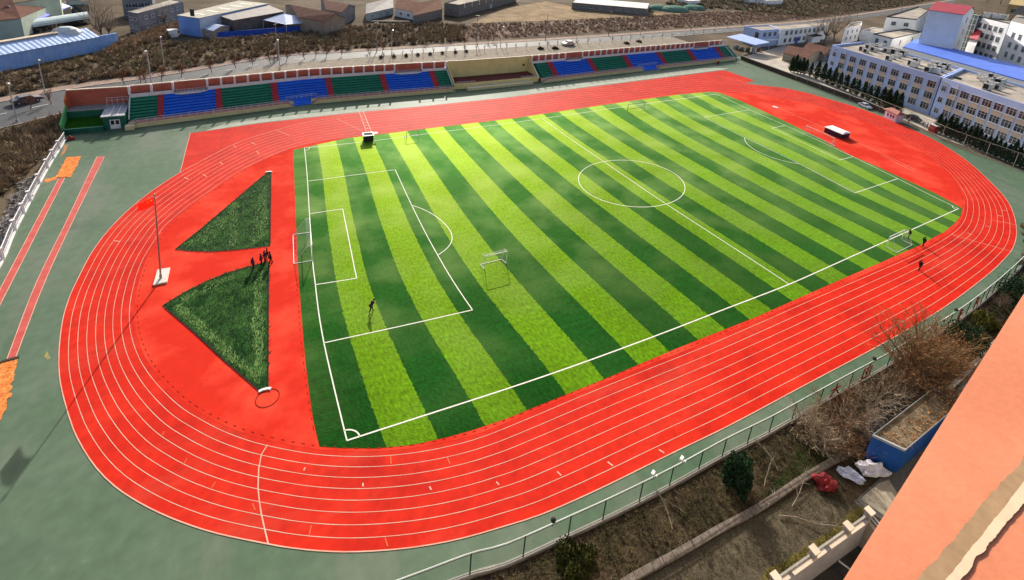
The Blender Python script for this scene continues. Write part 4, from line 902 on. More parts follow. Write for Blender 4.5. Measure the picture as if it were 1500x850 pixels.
for i, (u, v) in enumerate(((552, 24), (562, 23))):
    mb = MB(); c = at(u, v); mb.box(c+V3((0, 0, .8)), (3.6, 2.6, 1.6), (1, -.3, 0)); mb.ball(c+V3((0, 0, 1.6)), 1.8, 10, 6, sq=(1, .8, .5)); tag(mb.build('netted_pile', mat('net_green', (.03, .10, .08), (.02, .06, .05), scale=1, rough=.9)), ['dark green netted pile left in the cottage yard', 'dark green netted pile right in the cottage yard'][i], 'pile')
mb = MB(); a, b = at(540, 31.5, .3), at(600, 32, .3); mb.beam(a, b, 1.4, .6); tag(mb.build('yard_wall', M_pave), 'low pale yard wall below the cottage', 'wall')
# stone compound
o, P = flat('stone_compound', 'grey stone building with white pilasters at the top middle', 'building', [(651, 4), (672, 7), (757, -12), (735, -18)], 6.4, M_stone, M_roofc)
mb = MB(); a_ = (P[2]-P[1]).normalized(); nn = V3((a_.y, -a_.x, 0))
for t in (.08, .19, .3, .41, .52, .63): mb = MB(); q = P[1].lerp(P[2], t)+nn*.12; mb.box(q+V3((0, 0, 5.2)), (.5, .3, 2.6), a_); mb.build('pilaster', M_wht, o)
mb = MB(); mb.box(P[1].lerp(P[2], .5)+nn*.1+V3((0, 0, 1.3)), (2.6, .2, 2.6), a_); mb.build('gate', mat('steel_gate', (.4, .45, .48), rough=.6), o)
o, P = flat('long_hut', 'long low grey hut with white roof in the dry field', 'hut', [(838, 3.5), (949, 13.0), (952, 4.5), (846, -4)], 4.2, M_stone, mat('pale_roof', (.62, .58, .54), rough=.8), par=.2)
win_row(o, P[0], P[1], (1.4,), 7, 1.6, 1.6)
for i, (u, v, r) in enumerate(((964, 13, 6), (988, 15.5, 7), (1016, 13, 6))):
    mb = MB(); mb.ball(at(u, v), r, 14, 8, sq=(1.7, 1, .48)); tag(mb.build('netted_mound', mat('mound_net', (.07, .20, .15), (.16, .22, .16), scale=.25, rough=.9)), ['green netted earth mound beside the long low hut', 'pale topped green netted mound, middle of three', 'green netted mound, farthest right of three'][i], 'mound')
for i, (u, v, w1, hh, lab) in enumerate(((1125, 4.5, 26, 4, 'distant white roofed hall at the top edge above the office'), (1100, 2, 20, 4, 'distant pale roofed hall at the top edge left of the white one'), (1008, 4, 14, 3, 'small white roof beyond the green mounds'), (1075, 1, 12, 9, 'distant tan house at the very top edge'))):
    c = at(u, v+2); mb = MB(); mb.box(c+V3((0, 0, hh/2)), (w1, 10, hh), (1, .12, 0)); mb.box(c+V3((0, 0, hh+.2)), (w1+1, 11, .4), (1, .12, 0), 1); tag(mb.build('far_hall', [M_white if i != 3 else MT['ochre_wall'], mat('far_roof', (.66, .64, .62), rough=.7)]), lab, 'hall')
# ------------------------------------------------------------------ road, verges
RF = [(-90, 166), (0, 150), (100, 131), (200, 117), (300, 101), (410, 83), (510, 76.5), (600, 71), (700, 65), (800, 59), (900, 52.5), (1000, 45.5), (1060, 41.5), (1120, 37), (1200, 30), (1300, 16), (1400, 0)]
RN = [(-90, 205), (0, 188), (100, 163), (200, 140), (300, 119), (410, 95), (510, 86), (600, 79), (700, 72.5), (800, 66.5), (900, 60), (1000, 52.5), (1060, 47.5), (1120, 43), (1200, 36), (1300, 21), (1400, 4)]
rf, rn = dens(gp(RF), step=3), dens(gp(RN), step=3)
struct(sheet('road', rf+rn[::-1], -.06, M_asph))
def offs(P, d):
    out = []
    for i, p in enumerate(P):
        q = (P[min(i+1, len(P)-1)]-P[max(i-1, 0)]).normalized(); out.append(p+V3((-q.y, q.x, 0))*d)
    return out
kb = MB()
for P_, d in ((rf, .15), (rn, -.15)):
    q = offs(P_, d); z = .06
    ribbon(kb, q, .3, .06); n = len(q)
    for i in range(n-1): kb.face([q[i]+V3((0, 0, -.06)), q[i+1]+V3((0, 0, -.06)), q[i+1]+V3((0, 0, .06)), q[i]+V3((0, 0, .06))])
struct(kb.build('kerb', M_conc))
struct(sheet('far_pavement', offs(rf, .35)+offs(rf, 3.4)[::-1], .03, mat('pink_paving', (.34, .24, .19), (.26, .19, .15), scale=.4, rough=.9, grain=.2, gscale=2)))
bk = [sp(x, WD+.6, 0) for x in np.linspace(BX0-1, XR1+4, 60)]
struct(sheet('near_pavement', [p for p in offs(rn, -.35)[12:] if p.x < XR1+6]+bk[::-1], .03, M_pave))
rm = MB()
mid = [(a+b)/2 for a, b in zip(dens([rf[int(i*(len(rf)-1)/80)] for i in range(81)], step=9e9), dens([rn[int(i*(len(rn)-1)/80)] for i in range(81)], step=9e9))]
dashes(rm, mid[:60], .16, -.02, 3, 4); struct(rm.build('road_markings', M_white))
struct(sheet('dry_field', gp([(690, 34), (740, 12), (800, 2), (860, 14), (950, 18), (1010, 20), (960, 24), (880, 27), (780, 31)]), -.07, mat('straw_field', (.30, .21, .12), (.18, .125, .07), scale=.12, rough=.95, grain=.3, gscale=1.2)))
# yard between the wall and the blue building
struct(sheet('school_yard', gp([(1086, 84), (1150, 66), (1215, 92), (1300, 130), (1560, 235), (1560, 268), (1443, 225), (1383, 203), (1330, 178), (1263, 150), (1188, 122), (1110, 93)]), -.05, mat('yard_paving', (.50, .44, .36), (.38, .34, .28), scale=.25, rough=.9, grain=.1)))
struct(sheet('office_yard', gp([(1086, 80), (1110, 62), (1215, 52), (1240, 60), (1150, 66)]), -.07, mat('yard_dirt', (.22, .19, .16), (.16, .135, .11), scale=.2, rough=.95)))
# ------------------------------------------------------------------ vegetation
M_bark = mat('bark_grey', (.20, .16, .12), (.12, .095, .07), scale=3, rough=.95)
M_twig = mat('twigs_grey', (.46, .37, .27), (.28, .215, .15), scale=1.2, rough=.95, island=.35)
M_twigo = mat('twigs_orange', (.25, .12, .055), (.14, .075, .04), scale=1.2, rough=.95, island=.35)
M_twigy = mat('twigs_olive', (.20, .17, .07), (.12, .10, .045), scale=1.2, rough=.95, island=.35)
M_leafo = mat('dry_leaves', (.30, .15, .065), (.20, .09, .04), scale=2, rough=.9, island=.45)
M_cyp = mat('cypress_leaves', (.022, .045, .022), (.035, .062, .028), scale=1.3, rough=.9, island=.5)
M_scrub = mat('scrub_twigs', (.34, .25, .155), (.18, .13, .085), scale=.35, rough=.95, island=.5)
M_scrubg = mat('scrub_green', (.15, .15, .06), (.22, .16, .085), scale=.3, rough=.95, island=.5)
M_reed = mat('dry_reed', (.42, .30, .19), (.26, .18, .11), scale=.5, rough=.95, island=.5)
def twig(mb, a, d, L, r, q, bend=.25):
    """thin tapering shoot: a three sided spike with one bend"""
    m_ = a+d*(L*.55)+V3((q.uniform(-1, 1), q.uniform(-1, 1), q.uniform(-.3, .8)))*(L*bend*.3); e = a+d*L+V3((q.uniform(-1, 1), q.uniform(-1, 1), q.uniform(-.2, 1)))*(L*bend*.6)
    s = d.orthogonal().normalized()*r; t = d.cross(s).normalized()*r
    vs = [a+s, a-s*.5+t*.87, a-s*.5-t*.87, m_+s*.7, m_-s*.35+t*.6, m_-s*.35-t*.6, e]
    mb.raw(vs, [(0, 1, 4, 3), (1, 2, 5, 4), (2, 0, 3, 5), (3, 4, 6), (4, 5, 6), (5, 3, 6)]); return m_, e
def bare_tree(name, cat, h, spread, seed, bark=None, twm=None, nl=9, nt=10, trunk=.35, leaves=0, leafm=None, thin=1., rad=None, droop=0.):
    q = random.Random(seed); o = thing(name, '', cat, (0, 0, 0)); tk, cr, lf = MB(), MB(), MB()
    th = h*trunk; r0 = rad or h*.022; top = V3((q.uniform(-.06, .06)*h, q.uniform(-.06, .06)*h, th))
    tk.tube([(0, 0, -.1), top*.5+V3((q.uniform(-.02, .02)*h, 0, 0)), top], [r0*1.2, r0, r0*.8], 6)
    for i in range(nl):
        az = i*2.4+q.uniform(-.4, .4); el = q.uniform(.5, 1.35) if i else 1.45; L = (h-th)*q.uniform(.65, 1.02)*(1 if el > .8 else .8)
        d = V3((math.cos(az)*math.cos(el)*spread, math.sin(az)*math.cos(el)*spread, math.sin(el))); st = top*(q.uniform(.72, 1) if i else 1)
        pts = [st]; 
        for k in range(4):
            d2 = (d+V3((q.uniform(-.3, .3), q.uniform(-.3, .3), q.uniform(-.05, .25)-droop*k*.25))).normalized() if d.length else d
            pts.append(pts[-1]+d2*(L/4)); 
        tk.tube(pts, [r0*.5*thin, r0*.36*thin, r0*.26*thin, r0*.17*thin, r0*.08*thin], 4)
        for k in range(nt):
            t = q.uniform(.25, 1)*3.99; j = int(t); a = pts[j].lerp(pts[j+1], t-j); dd = (pts[j+1]-pts[j]).normalized()
            d3 = (dd+V3((q.uniform(-1, 1), q.uniform(-1, 1), q.uniform(-.4, .9)-droop))).normalized(); L3 = L*q.uniform(.18, .42)
            m_, e = twig(cr, a, d3, L3, max(.012, r0*.09)*thin, q)
            for _ in range(3):
                d4 = (d3+V3((q.uniform(-1, 1), q.uniform(-1, 1), q.uniform(-.5, .8)-droop))).normalized(); m2, e2 = twig(cr, m_.lerp(e, q.random()), d4, L3*q.uniform(.35, .7), max(.009, r0*.055)*thin, q)
                for _ in range(leaves):
                    c = m2.lerp(e2, q.random())+V3((q.uniform(-.2, .2), q.uniform(-.2, .2), q.uniform(-.2, .2))); u_ = V3((q.uniform(-1, 1), q.uniform(-1, 1), q.uniform(-1, 1))).normalized(); s_ = q.uniform(.035, .085)*(h/6)**.4
                    v_ = u_.orthogonal().normalized()*s_; lf.face([c-u_*s_, c+v_*.6, c+u_*s_, c-v_*.6])
    tk.build('trunk', bark or M_bark, o); cr.build('crown', twm or M_twig, o)
    if leaves: lf.build('leaves', leafm or M_leafo, o)
    return o
def cypress(seed, h=5., r=.95):
    q = random.Random(seed); o = thing('cypress_tree', '', 'cypress', (0, 0, 0)); tk, cr = MB(), MB()
    tk.tube([(0, 0, -.1), (0, 0, h*.85)], [.12, .03], 5)
    for i in range(1500):
        z = q.random()**.85; rr = r*(math.sin(min(1, z*3.2+.18)*math.pi/2))*(1-z)**.62*1.15*(1+.22*math.sin(5*z*6+seed)*.5); a = q.uniform(0, 6.283); k = q.uniform(.45, 1.08)
        rr *= 1+.2*math.sin(a*3+seed+z*7)
        c = V3((math.cos(a)*rr*k, math.sin(a)*rr*k, .25+z*(h-.25))); u_ = V3((math.cos(a)*.5, math.sin(a)*.5, 1+q.uniform(-.3, .3))).normalized(); s_ = q.uniform(.12, .26)*(1.15-z*.55); v_ = V3((-math.sin(a)+q.uniform(-.5, .5), math.cos(a)+q.uniform(-.5, .5), 0)).normalized()*s_*.5
        cr.face([c-u_*s_*.6, c+v_, c+u_*s_, c-v_])
    tk.build('trunk', M_bark, o); cr.build('crown', M_cyp, o); return o
def leafy_bush(name, label, p, r, h, M, seed, n=2600, s=(.07, .16)):
    q = random.Random(seed); o = thing(name, label, 'shrub', p); st, cr = MB(), MB(); p = V3(p)
    for i in range(7): a = i*.9; st.tube([p+V3((0, 0, -.05)), p+V3((math.cos(a)*r*.5, math.sin(a)*r*.5, h*.7))], [.05, .015], 4)
    for i in range(n):
        a = q.uniform(0, 6.283); e = math.asin(q.uniform(-.25, 1)); k = (q.uniform(.25, 1))**.45*(1+.2*math.sin(3*a+seed)+.16*math.sin(5*a+4*e))*(.8+.2*q.random())
        c = p+V3((math.cos(a)*math.cos(e)*r*k, math.sin(a)*math.cos(e)*r*k, h*.22+math.sin(e)*h*.78*k)); c.z = max(c.z, .04)
        u_ = V3((q.uniform(-1, 1), q.uniform(-1, 1), q.uniform(-.2, 1))).normalized(); z = q.uniform(*s); v_ = u_.orthogonal().normalized()*z*.6; cr.face([c-u_*z, c+v_, c+u_*z, c-v_])
    st.build('stem', M_bark, o); cr.build('crown', M, o); return o
def in_poly_pts(poly, n, q):
    xs, ys = [p[0] for p in poly], [p[1] for p in poly]; out = []
    while len(out) < n:
        p = V3((q.uniform(min(xs), max(xs)), q.uniform(min(ys), max(ys)), 0))
        if inpoly(p, poly): out.append(p)
    return out
def scrub(name, poly, n, h, r, k, M, seed, z=0, keep=None, wid=.05):
    """a tangle of dry brush nobody could count"""
    q = random.Random(seed); mb = MB()
    for p in in_poly_pts(poly, n, q):
        if keep and not keep(p): continue
        H_ = h*q.uniform(.5, 1.25); R_ = r*q.uniform(.6, 1.3)
        for _ in range(k):
            a = q.uniform(0, 6.283); l_x = q.uniform(.1, 1); b = p+V3((q.uniform(-.3, .3)*R_, q.uniform(-.3, .3)*R_, z)); e = p+V3((math.cos(a)*R_*l_x, math.sin(a)*R_*l_x, z+H_*q.uniform(.35, 1)*(1.1-.5*l_x)))
            s_ = V3((-math.sin(a), math.cos(a), 0))*wid*q.uniform(.5, 1.5)*(h/1.5)**.5; m_ = b.lerp(e, .6)+V3((q.uniform(-.2, .2), q.uniform(-.2, .2), .1))*R_
            mb.raw([b-s_, b+s_, m_+s_, m_-s_, e], [(0, 1, 2, 3), (3, 2, 4)])
    o = mb.build(name, M); o['kind'] = 'stuff'; return o
nearroad = lambda p: True
SCR = gp([(-40, 150), (0, 141), (100, 122), (200, 110), (300, 96), (410, 79), (520, 72), (640, 62), (680, 58), (680, 38), (620, 35), (540, 38), (500, 42), (474, 46), (311, 60), (262, 62), (200, 64), (150, 80), (60, 104), (-40, 114)])
scrub('roadside_scrub', SCR, 1500, 2.0, 1.7, 34, M_scrub, 5, wid=.06)
scrub('verge_scrub', SCR, 500, 1.3, 1.6, 26, M_scrubg, 6, wid=.06)
BANK = gp([(660, 61), (700, 58), (800, 51), (900, 46), (1000, 40), (1060, 36), (1100, 33), (1180, 27.5), (1262, 18), (1255, 8), (1180, 11), (1100, 17), (1000, 20.5), (900, 27), (800, 32), (680, 36)])
scrub('planted_bank', BANK, 3600, 1.3, 1.9, 22, mat('bank_brush', (.30, .20, .14), (.20, .135, .095), scale=.2, rough=.95, island=.4), 7, wid=.06)
struct(sheet('scrub_earth', SCR, -.085, mat('dark_earth', (.15, .115, .075), (.105, .082, .054), scale=.15, rough=.95, grain=.3)))
struct(sheet('bank_earth', BANK, -.08, mat('bank_soil', (.19, .13, .095), (.14, .096, .07), scale=.15, rough=.95, grain=.3)))
scrub('reed_heap', gp([(150, 80), (185, 62), (235, 44), (262, 36), (262, 48), (240, 60), (190, 74), (160, 84)]), 520, 2.6, 1.8, 34, M_reed, 8, wid=.07)
scrub('far_brush', gp([(970, 10), (1060, 14), (1180, 24), (1290, 14), (1380, -2), (1200, -10), (1000, -8)]), 2200, 2.6, 4.0, 20, mat('far_twigs', (.24, .17, .12), (.15, .14, .08), scale=.08, rough=.95, island=.4), 9, wid=.16)
scrub('left_thicket', gp([(-60, 330), (30, 262), (84, 205), (100, 180), (86, 176), (40, 192), (-60, 212)]), 1000, 2.4, 1.6, 40, M_scrub, 10, wid=.05, keep=lambda p: px(p)[0] < 92)
struct(sheet('thicket_earth', gp([(-80, 480), (0, 360), (84, 206), (97, 190), (86, 178), (40, 190), (-80, 215)]), -.09, MT['dark_earth']))
scrub('bank_rubble', gp([(2, 330), (30, 270), (55, 258), (60, 262), (22, 334), (-20, 395), (-30, 380)]), 160, .5, .9, 20, mat('stone_litter', (.34, .30, .27), (.24, .21, .19), scale=1, rough=.95, island=.4), 11, wid=.12)
M_blade = mat('shaggy_blades', (.035, .095, .02), (.006, .035, .006), scale=.5, rough=.9, island=.7, spec=.05)
def blades(name, poly, n, M, seed, L=.5, wid=.05):
    q = random.Random(seed); mb = MB()
    for p in in_poly_pts(poly, n, q):
        a = q.gauss(1.45, .3); l_x = L*q.uniform(.5, 1.6); d = V3((math.cos(a), math.sin(a), 0)); s_ = V3((-d.y, d.x, 0))*wid*q.uniform(.6, 1.4); z = q.uniform(.05, .10)
        mb.raw([p-s_+V3((0, 0, .06)), p+s_+V3((0, 0, .06)), p+d*l_x*.5+s_+V3((0, 0, z)), p+d*l_x*.5-s_+V3((0, 0, z)), p+d*l_x+V3((0, 0, z*.6))], [(0, 1, 2, 3), (3, 2, 4)])
    o = mb.build(name, M); o['kind'] = 'stuff'; return o
for i, A in enumerate(SEGS): blades('loose_grass', A, (5000, 7500)[i], M_blade, 30+i, .5, .035)
M_pale = mat('pale_blades', (.17, .26, .08), (.09, .16, .045), scale=.6, rough=.9, island=.4, spec=.05)
for i, (A, n) in enumerate((([(380, 285), (390, 270), (393, 345), (368, 362), (372, 320)], 900), ([(270, 360), (330, 312), (345, 310), (330, 335), (300, 366)], 500), ([(340, 300), (350, 296), (345, 362), (336, 364)], 350),
        ([(376, 400), (384, 395), (386, 560), (376, 556), (368, 480)], 1500), ([(252, 452), (262, 446), (330, 505), (382, 560), (378, 566), (320, 516)], 1400), ([(262, 440), (340, 404), (344, 408), (270, 446)], 300))):
    blades('glint_grass', gp(A), int(n*.45), M_pale, 40+i, .5, .03)  # streaks of reflected light, put into the pale blade colour
for A in SEGS:
    ek = MB(); ribbon(ek, [p for p in dens(A, True, 1.0, False)], .14, .10, True)  # dark ribbon paints the shadow line of the raised turf edge
    for k in range(1): pass
    struct(ek.build('segment_shade_line', mat('edge_shade', (.02, .025, .02), rough=.9)))
# saplings along the road
y_used, o_used, t_used = [False], [False], [False]
Ysap = bare_tree('young_tree', 'tree', 4.2, .75, 21, twm=M_twigy, nl=8, nt=10, trunk=.25, thin=2.0, leaves=2, leafm=mat('olive_leaves', (.20, .16, .06), (.12, .10, .04), scale=1, rough=.9, island=.4))
Osap = bare_tree('young_tree', 'tree', 3.4, .8, 22, twm=M_twigo, nl=7, nt=9, trunk=.3, thin=2.0, leaves=2, leafm=mat('russet_leaves', (.30, .13, .05), (.2, .09, .04), scale=1, rough=.9, island=.4))
q_ = random.Random(31)
for i, (u, v) in enumerate(((160, 96), (232, 100), (263, 84), (292, 84), (320, 86), (350, 84), (376, 82), (410, 80), (434, 70), (464, 66), (478, 70), (512, 66), (545, 66), (606, 62), (626, 62), (646, 60), (660, 58), (120, 104), (190, 92), (70, 112), (340, 72), (388, 70), (575, 58))):
    place(Ysap, y_used, at(u, v), q_.uniform(0, 6), q_.uniform(.8, 1.25), 'olive brown young tree in the scrub strip beyond the road', 'young trees in the scrub beyond the road')
for i, (u, v) in enumerate(((206, 122), (214, 121), (237, 118), (266, 113), (370, 96), (396, 93), (402, 92), (420, 90), (446, 87), (462, 84), (478, 84), (500, 82), (345, 100), (310, 106), (540, 78), (560, 77), (680, 66), (715, 63), (722, 62), (182, 124), (45, 160), (75, 152))):
    place(Osap, o_used, at(u, v), q_.uniform(0, 6), q_.uniform(.75, 1.2), 'small russet sapling on the pavement side of the road behind the stand', 'russet saplings along the road')
Bsap = bare_tree('bare_sapling', 'tree', 3.4, .7, 23, nl=5, nt=5, trunk=.4, thin=2.2)
for i in range(34):
    u = 545+i*15.2+q_.uniform(-3, 3); v = np.interp(u, [540, 700, 860, 1060], [88, 76.5, 66.5, 49.5])+q_.uniform(-1, .6)
    place(Bsap, t_used, at(u, v), q_.uniform(0, 6), q_.uniform(.7, 1.1), 'thin leafless sapling on the pale pavement behind the stand', 'leafless saplings on the pavement behind the stand')
M_ball = mat('ball_shrub', (.05, .035, .02), (.03, .035, .015), scale=2, rough=.95, island=.4)
for i, u in enumerate((558, 577, 595, 612, 630, 648, 667, 683)):
    leafy_bush('round_shrub', 'round clipped shrub on the pavement behind the stand, number row left of the podium' if 0 else 'small round clipped shrub on the pale pavement behind the left stand', at(u, np.interp(u, [558, 683], [86, 77])), .75, 1.2, M_ball, 40+i, 240, (.1, .2))['group'] = 'clipped shrubs behind the left stand'
# taller bare trees
for u, v, h, s_, sd_, lab in ((152, 60, 13, .8, 51, 'tall leafless tree between the long blue shed and the grey house'), (84, 78, 9, .9, 52, 'leafless tree leaning over the long blue shed roof'), (160, 58, 11, .7, 53, 'slim leafless tree right of the tall one by the grey house'), (140, 40, 12, .8, 54, 'yellowish leafless tree behind the end of the blue shed'), (243, 40, 9, .9, 55, 'brown leafless tree left of the blue walled factory'),
                              (1207, 62, 16, .8, 56, 'leafless tree in front of the long white office, left one'), (1222, 60, 18, .9, 57, 'big leafless tree at the right end of the long white office'), (1236, 58, 16, .8, 58, 'leafless tree between the long office and the side house'), (1192, 60, 11, .7, 59, 'thin leafless tree by the office porch'), (1212, 92, 9, .6, 60, 'bare brown tree at the corner of the blue school building'),
                              (1465, 6, 26, .8, 61, 'large leafless tree behind the dormitory roof'), (1445, 4, 24, .9, 62, 'leafless tree left of the yellow gabled block'), (1180, 70, 8, .8, 63, 'small leafless tree behind the brown tiled house')):
    t = bare_tree('bare_tree', 'tree', h, s_, sd_, nl=12, nt=14, trunk=.25, thin=1.2, twm=M_twig); t.location = at(u, v); t['label'] = lab
# cypress row
cg = 'cypresses along the right side wall'
cps = [(cypress(70+i), [False]) for i in range(3)]
for i, (u, v) in enumerate([(1158, 105), (1163, 106), (1168, 107), (1173, 108), (1178, 109.5), (1186, 112), (1195, 116), (1204, 119), (1211, 123), (1219, 126), (1228, 130), (1237, 133), (1246, 137), (1254, 140), (1263, 144), (1271, 148), (1280, 152), (1289, 156), (1297, 160), (1305, 163), (1313, 167)] + [(1371+i*7.2, 193.5+i*3.05) for i in range(23)]):
    c, us = cps[i % 3]; s_ = q_.uniform(1.1, 1.5)*(1.0 if u < 1340 else .85)
    place(c, us, at(u, v, 0), q_.uniform(0, 6), (s_*q_.uniform(.95, 1.2), s_*q_.uniform(.95, 1.2), s_), 'dark green cypress in the row between the wall and the blue school building' if u < 1340 else 'dark green cypress in the close row behind the fence at the right', cg if u < 1340 else 'close cypress row at the right fence')
# ------------------------------------------------------------------ fences
M_mesh = None
def mesh_mat(name, c, cover):
    M = bpy.data.materials.new(name); M.use_nodes = True; t = M.node_tree; N, L = t.nodes, t.links; b = N['Principled BSDF']
    b.inputs['Base Color'].default_value = (*c, 1); b.inputs['Roughness'].default_value = .6; b.inputs['Alpha'].default_value = cover; return M
M_fg = mat('fence_green', (.012, .045, .030), rough=.5, spec=.4)
fence = thing('mesh_fence', 'green mesh fence with pale top rail along the near side of the track', 'fence', at(832, 787))
FB = [(560, 893), (620, 870), (688, 843.5), (740, 829), (832, 787), (900, 755), (980, 714), (1057, 671), (1120, 639), (1159, 617), (1242, 570), (1289, 544), (1345, 509), (1400, 473), (1445, 438), (1484, 403), (1512, 373)]
fb = dens(gp(FB), step=.5); FH = 2.6
cum = [0]
for a, b in zip(fb, fb[1:]): cum.append(cum[-1]+(b-a).length)
def falong(s): i = min(max(int(np.searchsorted(cum, s))-1, 0), len(fb)-2); return fb[i].lerp(fb[i+1], (s-cum[i])/(cum[i+1]-cum[i]))
mb = MB()
for a, b in zip(fb[::4], fb[4::4]): mb.beam(a+V3((0, 0, .05)), b+V3((0, 0, .05)), .3, .34)
mb.build('base_wall', M_conc, fence)
s = 1.0
pu = [661+.1, 695, 740+35, 832.5, 881, 0]
def s_of(u):
    return cum[min(range(len(fb)), key=lambda i: abs(px(fb[i])[0]-u))]
pus = [692, 764, 831, 886, 933, 980, 1021, 1057, 1091, 1127, 1159, 1197, 1241, 1266, 1300, 1335, 1365, 1387, 1400, 1413, 1424, 1434, 1443, 1452, 1462, 1472, 1484, 1496, 1508]
for u in pus:
    p = falong(s_of(u)); mb = MB(); mb.tube([p+V3((0, 0, .2)), p+V3((0, 0, FH))], .055, 6); mb.build('post', M_fg, fence)
mb = MB(); mb.tube([p+V3((0, 0, FH)) for p in fb[::2]], .05, 6); mb.build('top_rail', mat('rail_pale', (.62, .66, .62), rough=.4), fence)
mb = MB(); mb.tube([p+V3((0, 0, FH-.14)) for p in fb[::2]], .045, 5); mb.tube([p+V3((0, 0, .3)) for p in fb[::2]], .04, 5); mb.build('rails', M_fg, fence)
mb = MB()
for a, b in zip(fb[::2], fb[2::2]): mb.face([a+V3((0, 0, .25)), b+V3((0, 0, .25)), b+V3((0, 0, FH-.12)), a+V3((0, 0, FH-.12))])
mb.build('wire_mesh', mesh_mat('green_wire', (.03, .12, .07), .13), fence)
# red characters fixed to the fence, seen from behind
def sign(u, strokes, lab, wdt=1.9):
    p = falong(s_of(u)); q = falong(s_of(u)+1.0); ax = (q-p).normalized(); nn = V3((ax.y, -ax.x, 0)); mb = MB(); c = p+nn*.12+V3((0, 0, 1.38))
    for st in strokes:
        for (x0, y0), (x1, y1) in zip(st, st[1:]): mb.beam(c+ax*(x0*wdt)+V3((0, 0, y0*wdt)), c+ax*(x1*wdt)+V3((0, 0, y1*wdt)), .07, .17)
    o = thing('fence_character', lab, 'sign', p); mb.build('strokes', mat('sign_red', (.20, .012, .015), rough=.5), o)
    return o
sign(1216, [[(-.45, .12), (.45, .12)], [(0, .5), (0, .1), (-.42, -.45)], [(0, .1), (.42, -.45)]], 'dark red character of three strokes hung on the near fence')
sign(1262, [[(-.38, .4), (.38, .4), (.38, -.3), (-.38, -.3), (-.38, .4)], [(-.2, .12), (.2, .12)], [(0, .3), (0, -.2)], [(-.45, -.45), (.2, -.3)]], 'dark red boxed character on the fence right of the three stroke one')
sign(1312, [[(-.4, .3), (.4, .3)], [(0, .5), (0, -.1)], [(-.4, -.1), (.4, -.1)], [(-.25, -.15), (-.4, -.48)], [(.2, -.15), (.42, -.45)]], 'dark red character on the fence behind the orange tree')
sign(1399, [[(-.3, .4), (.3, .4)], [(0, .48), (0, -.45)], [(-.4, .05), (.4, .05)], [(-.4, -.42), (.4, -.42)]], 'dark red character on the fence beside the dark shrub')
sign(1424, [[(-.4, .35), (.4, .35)], [(-.05, .35), (-.4, -.45)], [(-.3, 0), (.35, 0), (.3, -.45)], [(0, .5), (.1, .2)]], 'dark red character farthest right on the near fence')
for i, (u, kind, lab) in enumerate(((808, 0, 'black camera ball on the near fence rail, lower left'), (949, 1, 'white floodlight on the near fence, left of the pair'), (990, 1, 'white floodlight on the near fence, right of the pair'), (1270, 0, 'black camera ball on the fence above the boxed red character'), (1391, 0, 'black camera ball on the fence by the right red characters'))):
    p = falong(s_of(u))+V3((0, 0, FH)); mb = MB()
    mb.tube([p+V3((0, 0, -.3)), p+V3((0, 0, .28))], .035, 5)
    if kind: mb.box(p+V3((-.05, .1, .36)), (.42, .24, .2), (1, .4, 0), 1); mb.box(p+V3((.2, -.1, .12)), (.16, .14, .14), (1, .4, 0), 1)
    else: mb.ball(p+V3((0, 0, .4)), .22, 10, 7, 1)
    tag(mb.build('floodlight' if kind else 'security_camera', [M_fg, MT['white_paint'] if kind else M_black]), lab, 'floodlight' if kind else 'camera')
# white fence on the left
wf = thing('white_fence', 'white steel fence with broad posts along the left edge of the grounds', 'fence', at(23, 339))
wp = dens(gp([(-60, 478), (0, 390), (22, 340), (61, 264), (80, 231), (96, 206)]), step=.5); L_ = 0; cum2 = [0]
for a, b in zip(wp, wp[1:]): cum2.append(cum2[-1]+(b-a).length)
mb = MB()
for a, b in zip(wp[::3], wp[3::3]): mb.beam(a+V3((0, 0, .15)), b+V3((0, 0, .15)), .28, .3)
mb.build('base_wall', M_wht, wf)
for h in (.75, 1.75): mb = MB(); mb.tube([p+V3((0, 0, h)) for p in wp[::2]], .06 if h > 1 else .035, 5); mb.build('rail', M_wht, wf)
mb = MB()
for i, p in enumerate(wp[::1]): mb.tube([p+V3((0, 0, .3)), p+V3((0, 0, 1.72))], .02, 3)
mb.build('bars', M_wht, wf)
mb = MB()
for a, b in zip(wp[::2], wp[2::2]): mb.face([a+V3((0, 0, .3)), b+V3((0, 0, .3)), b+V3((0, 0, 1.7)), a+V3((0, 0, 1.7))])
mb.build('infill', mesh_mat('white_wire', (.6, .6, .62), .22), wf)
for u in (-12, 4, 22, 34, 44.5, 57, 70, 78, 87):
    p = wp[min(range(len(wp)), key=lambda i: abs(px(wp[i])[0]-u))]; mb = MB(); mb.box(p+V3((0, 0, .95)), (.36, .36, 1.9), (1, -.3, 0)); mb.box(p+V3((0, 0, 1.95)), (.46, .46, .1), (1, -.3, 0)); mb.build('post', M_wht, wf)
# brick wall and mesh fence on the right
bw = thing('boundary_wall', 'dark brick boundary wall below the cypress row at the right', 'wall', at(1110, 97))
WL = gp([(1085, 87.5), (1110, 97), (1188, 126), (1263, 154), (1300, 170)]); mb = MB()
for a, b in zip(WL, WL[1:]): mb.beam(a+V3((0, 0, .85)), b+V3((0, 0, .85)), .3, 1.7)
mb.build('brickwork', mat('dark_brick', (.10, .07, .055), (.07, .05, .04), scale=.8, rough=.95), bw); mb = MB()
for a, b in zip(WL, WL[1:]): mb.beam(a+V3((0, 0, 1.76)), b+V3((0, 0, 1.76)), .42, .1)
mb.build('coping', M_conc, bw)
rf_ = thing('tall_mesh_fence', 'tall mesh fence with thin posts in front of the blue building', 'fence', at(1383, 208))
TL = dens(gp([(1165, 118), (1188, 126.5), (1263, 154.5), (1300, 170.5), (1330, 183), (1383, 207.5), (1443, 230.5), (1500, 251.5), (1560, 274)]), step=1.0); mb = MB(); HT = 4.0
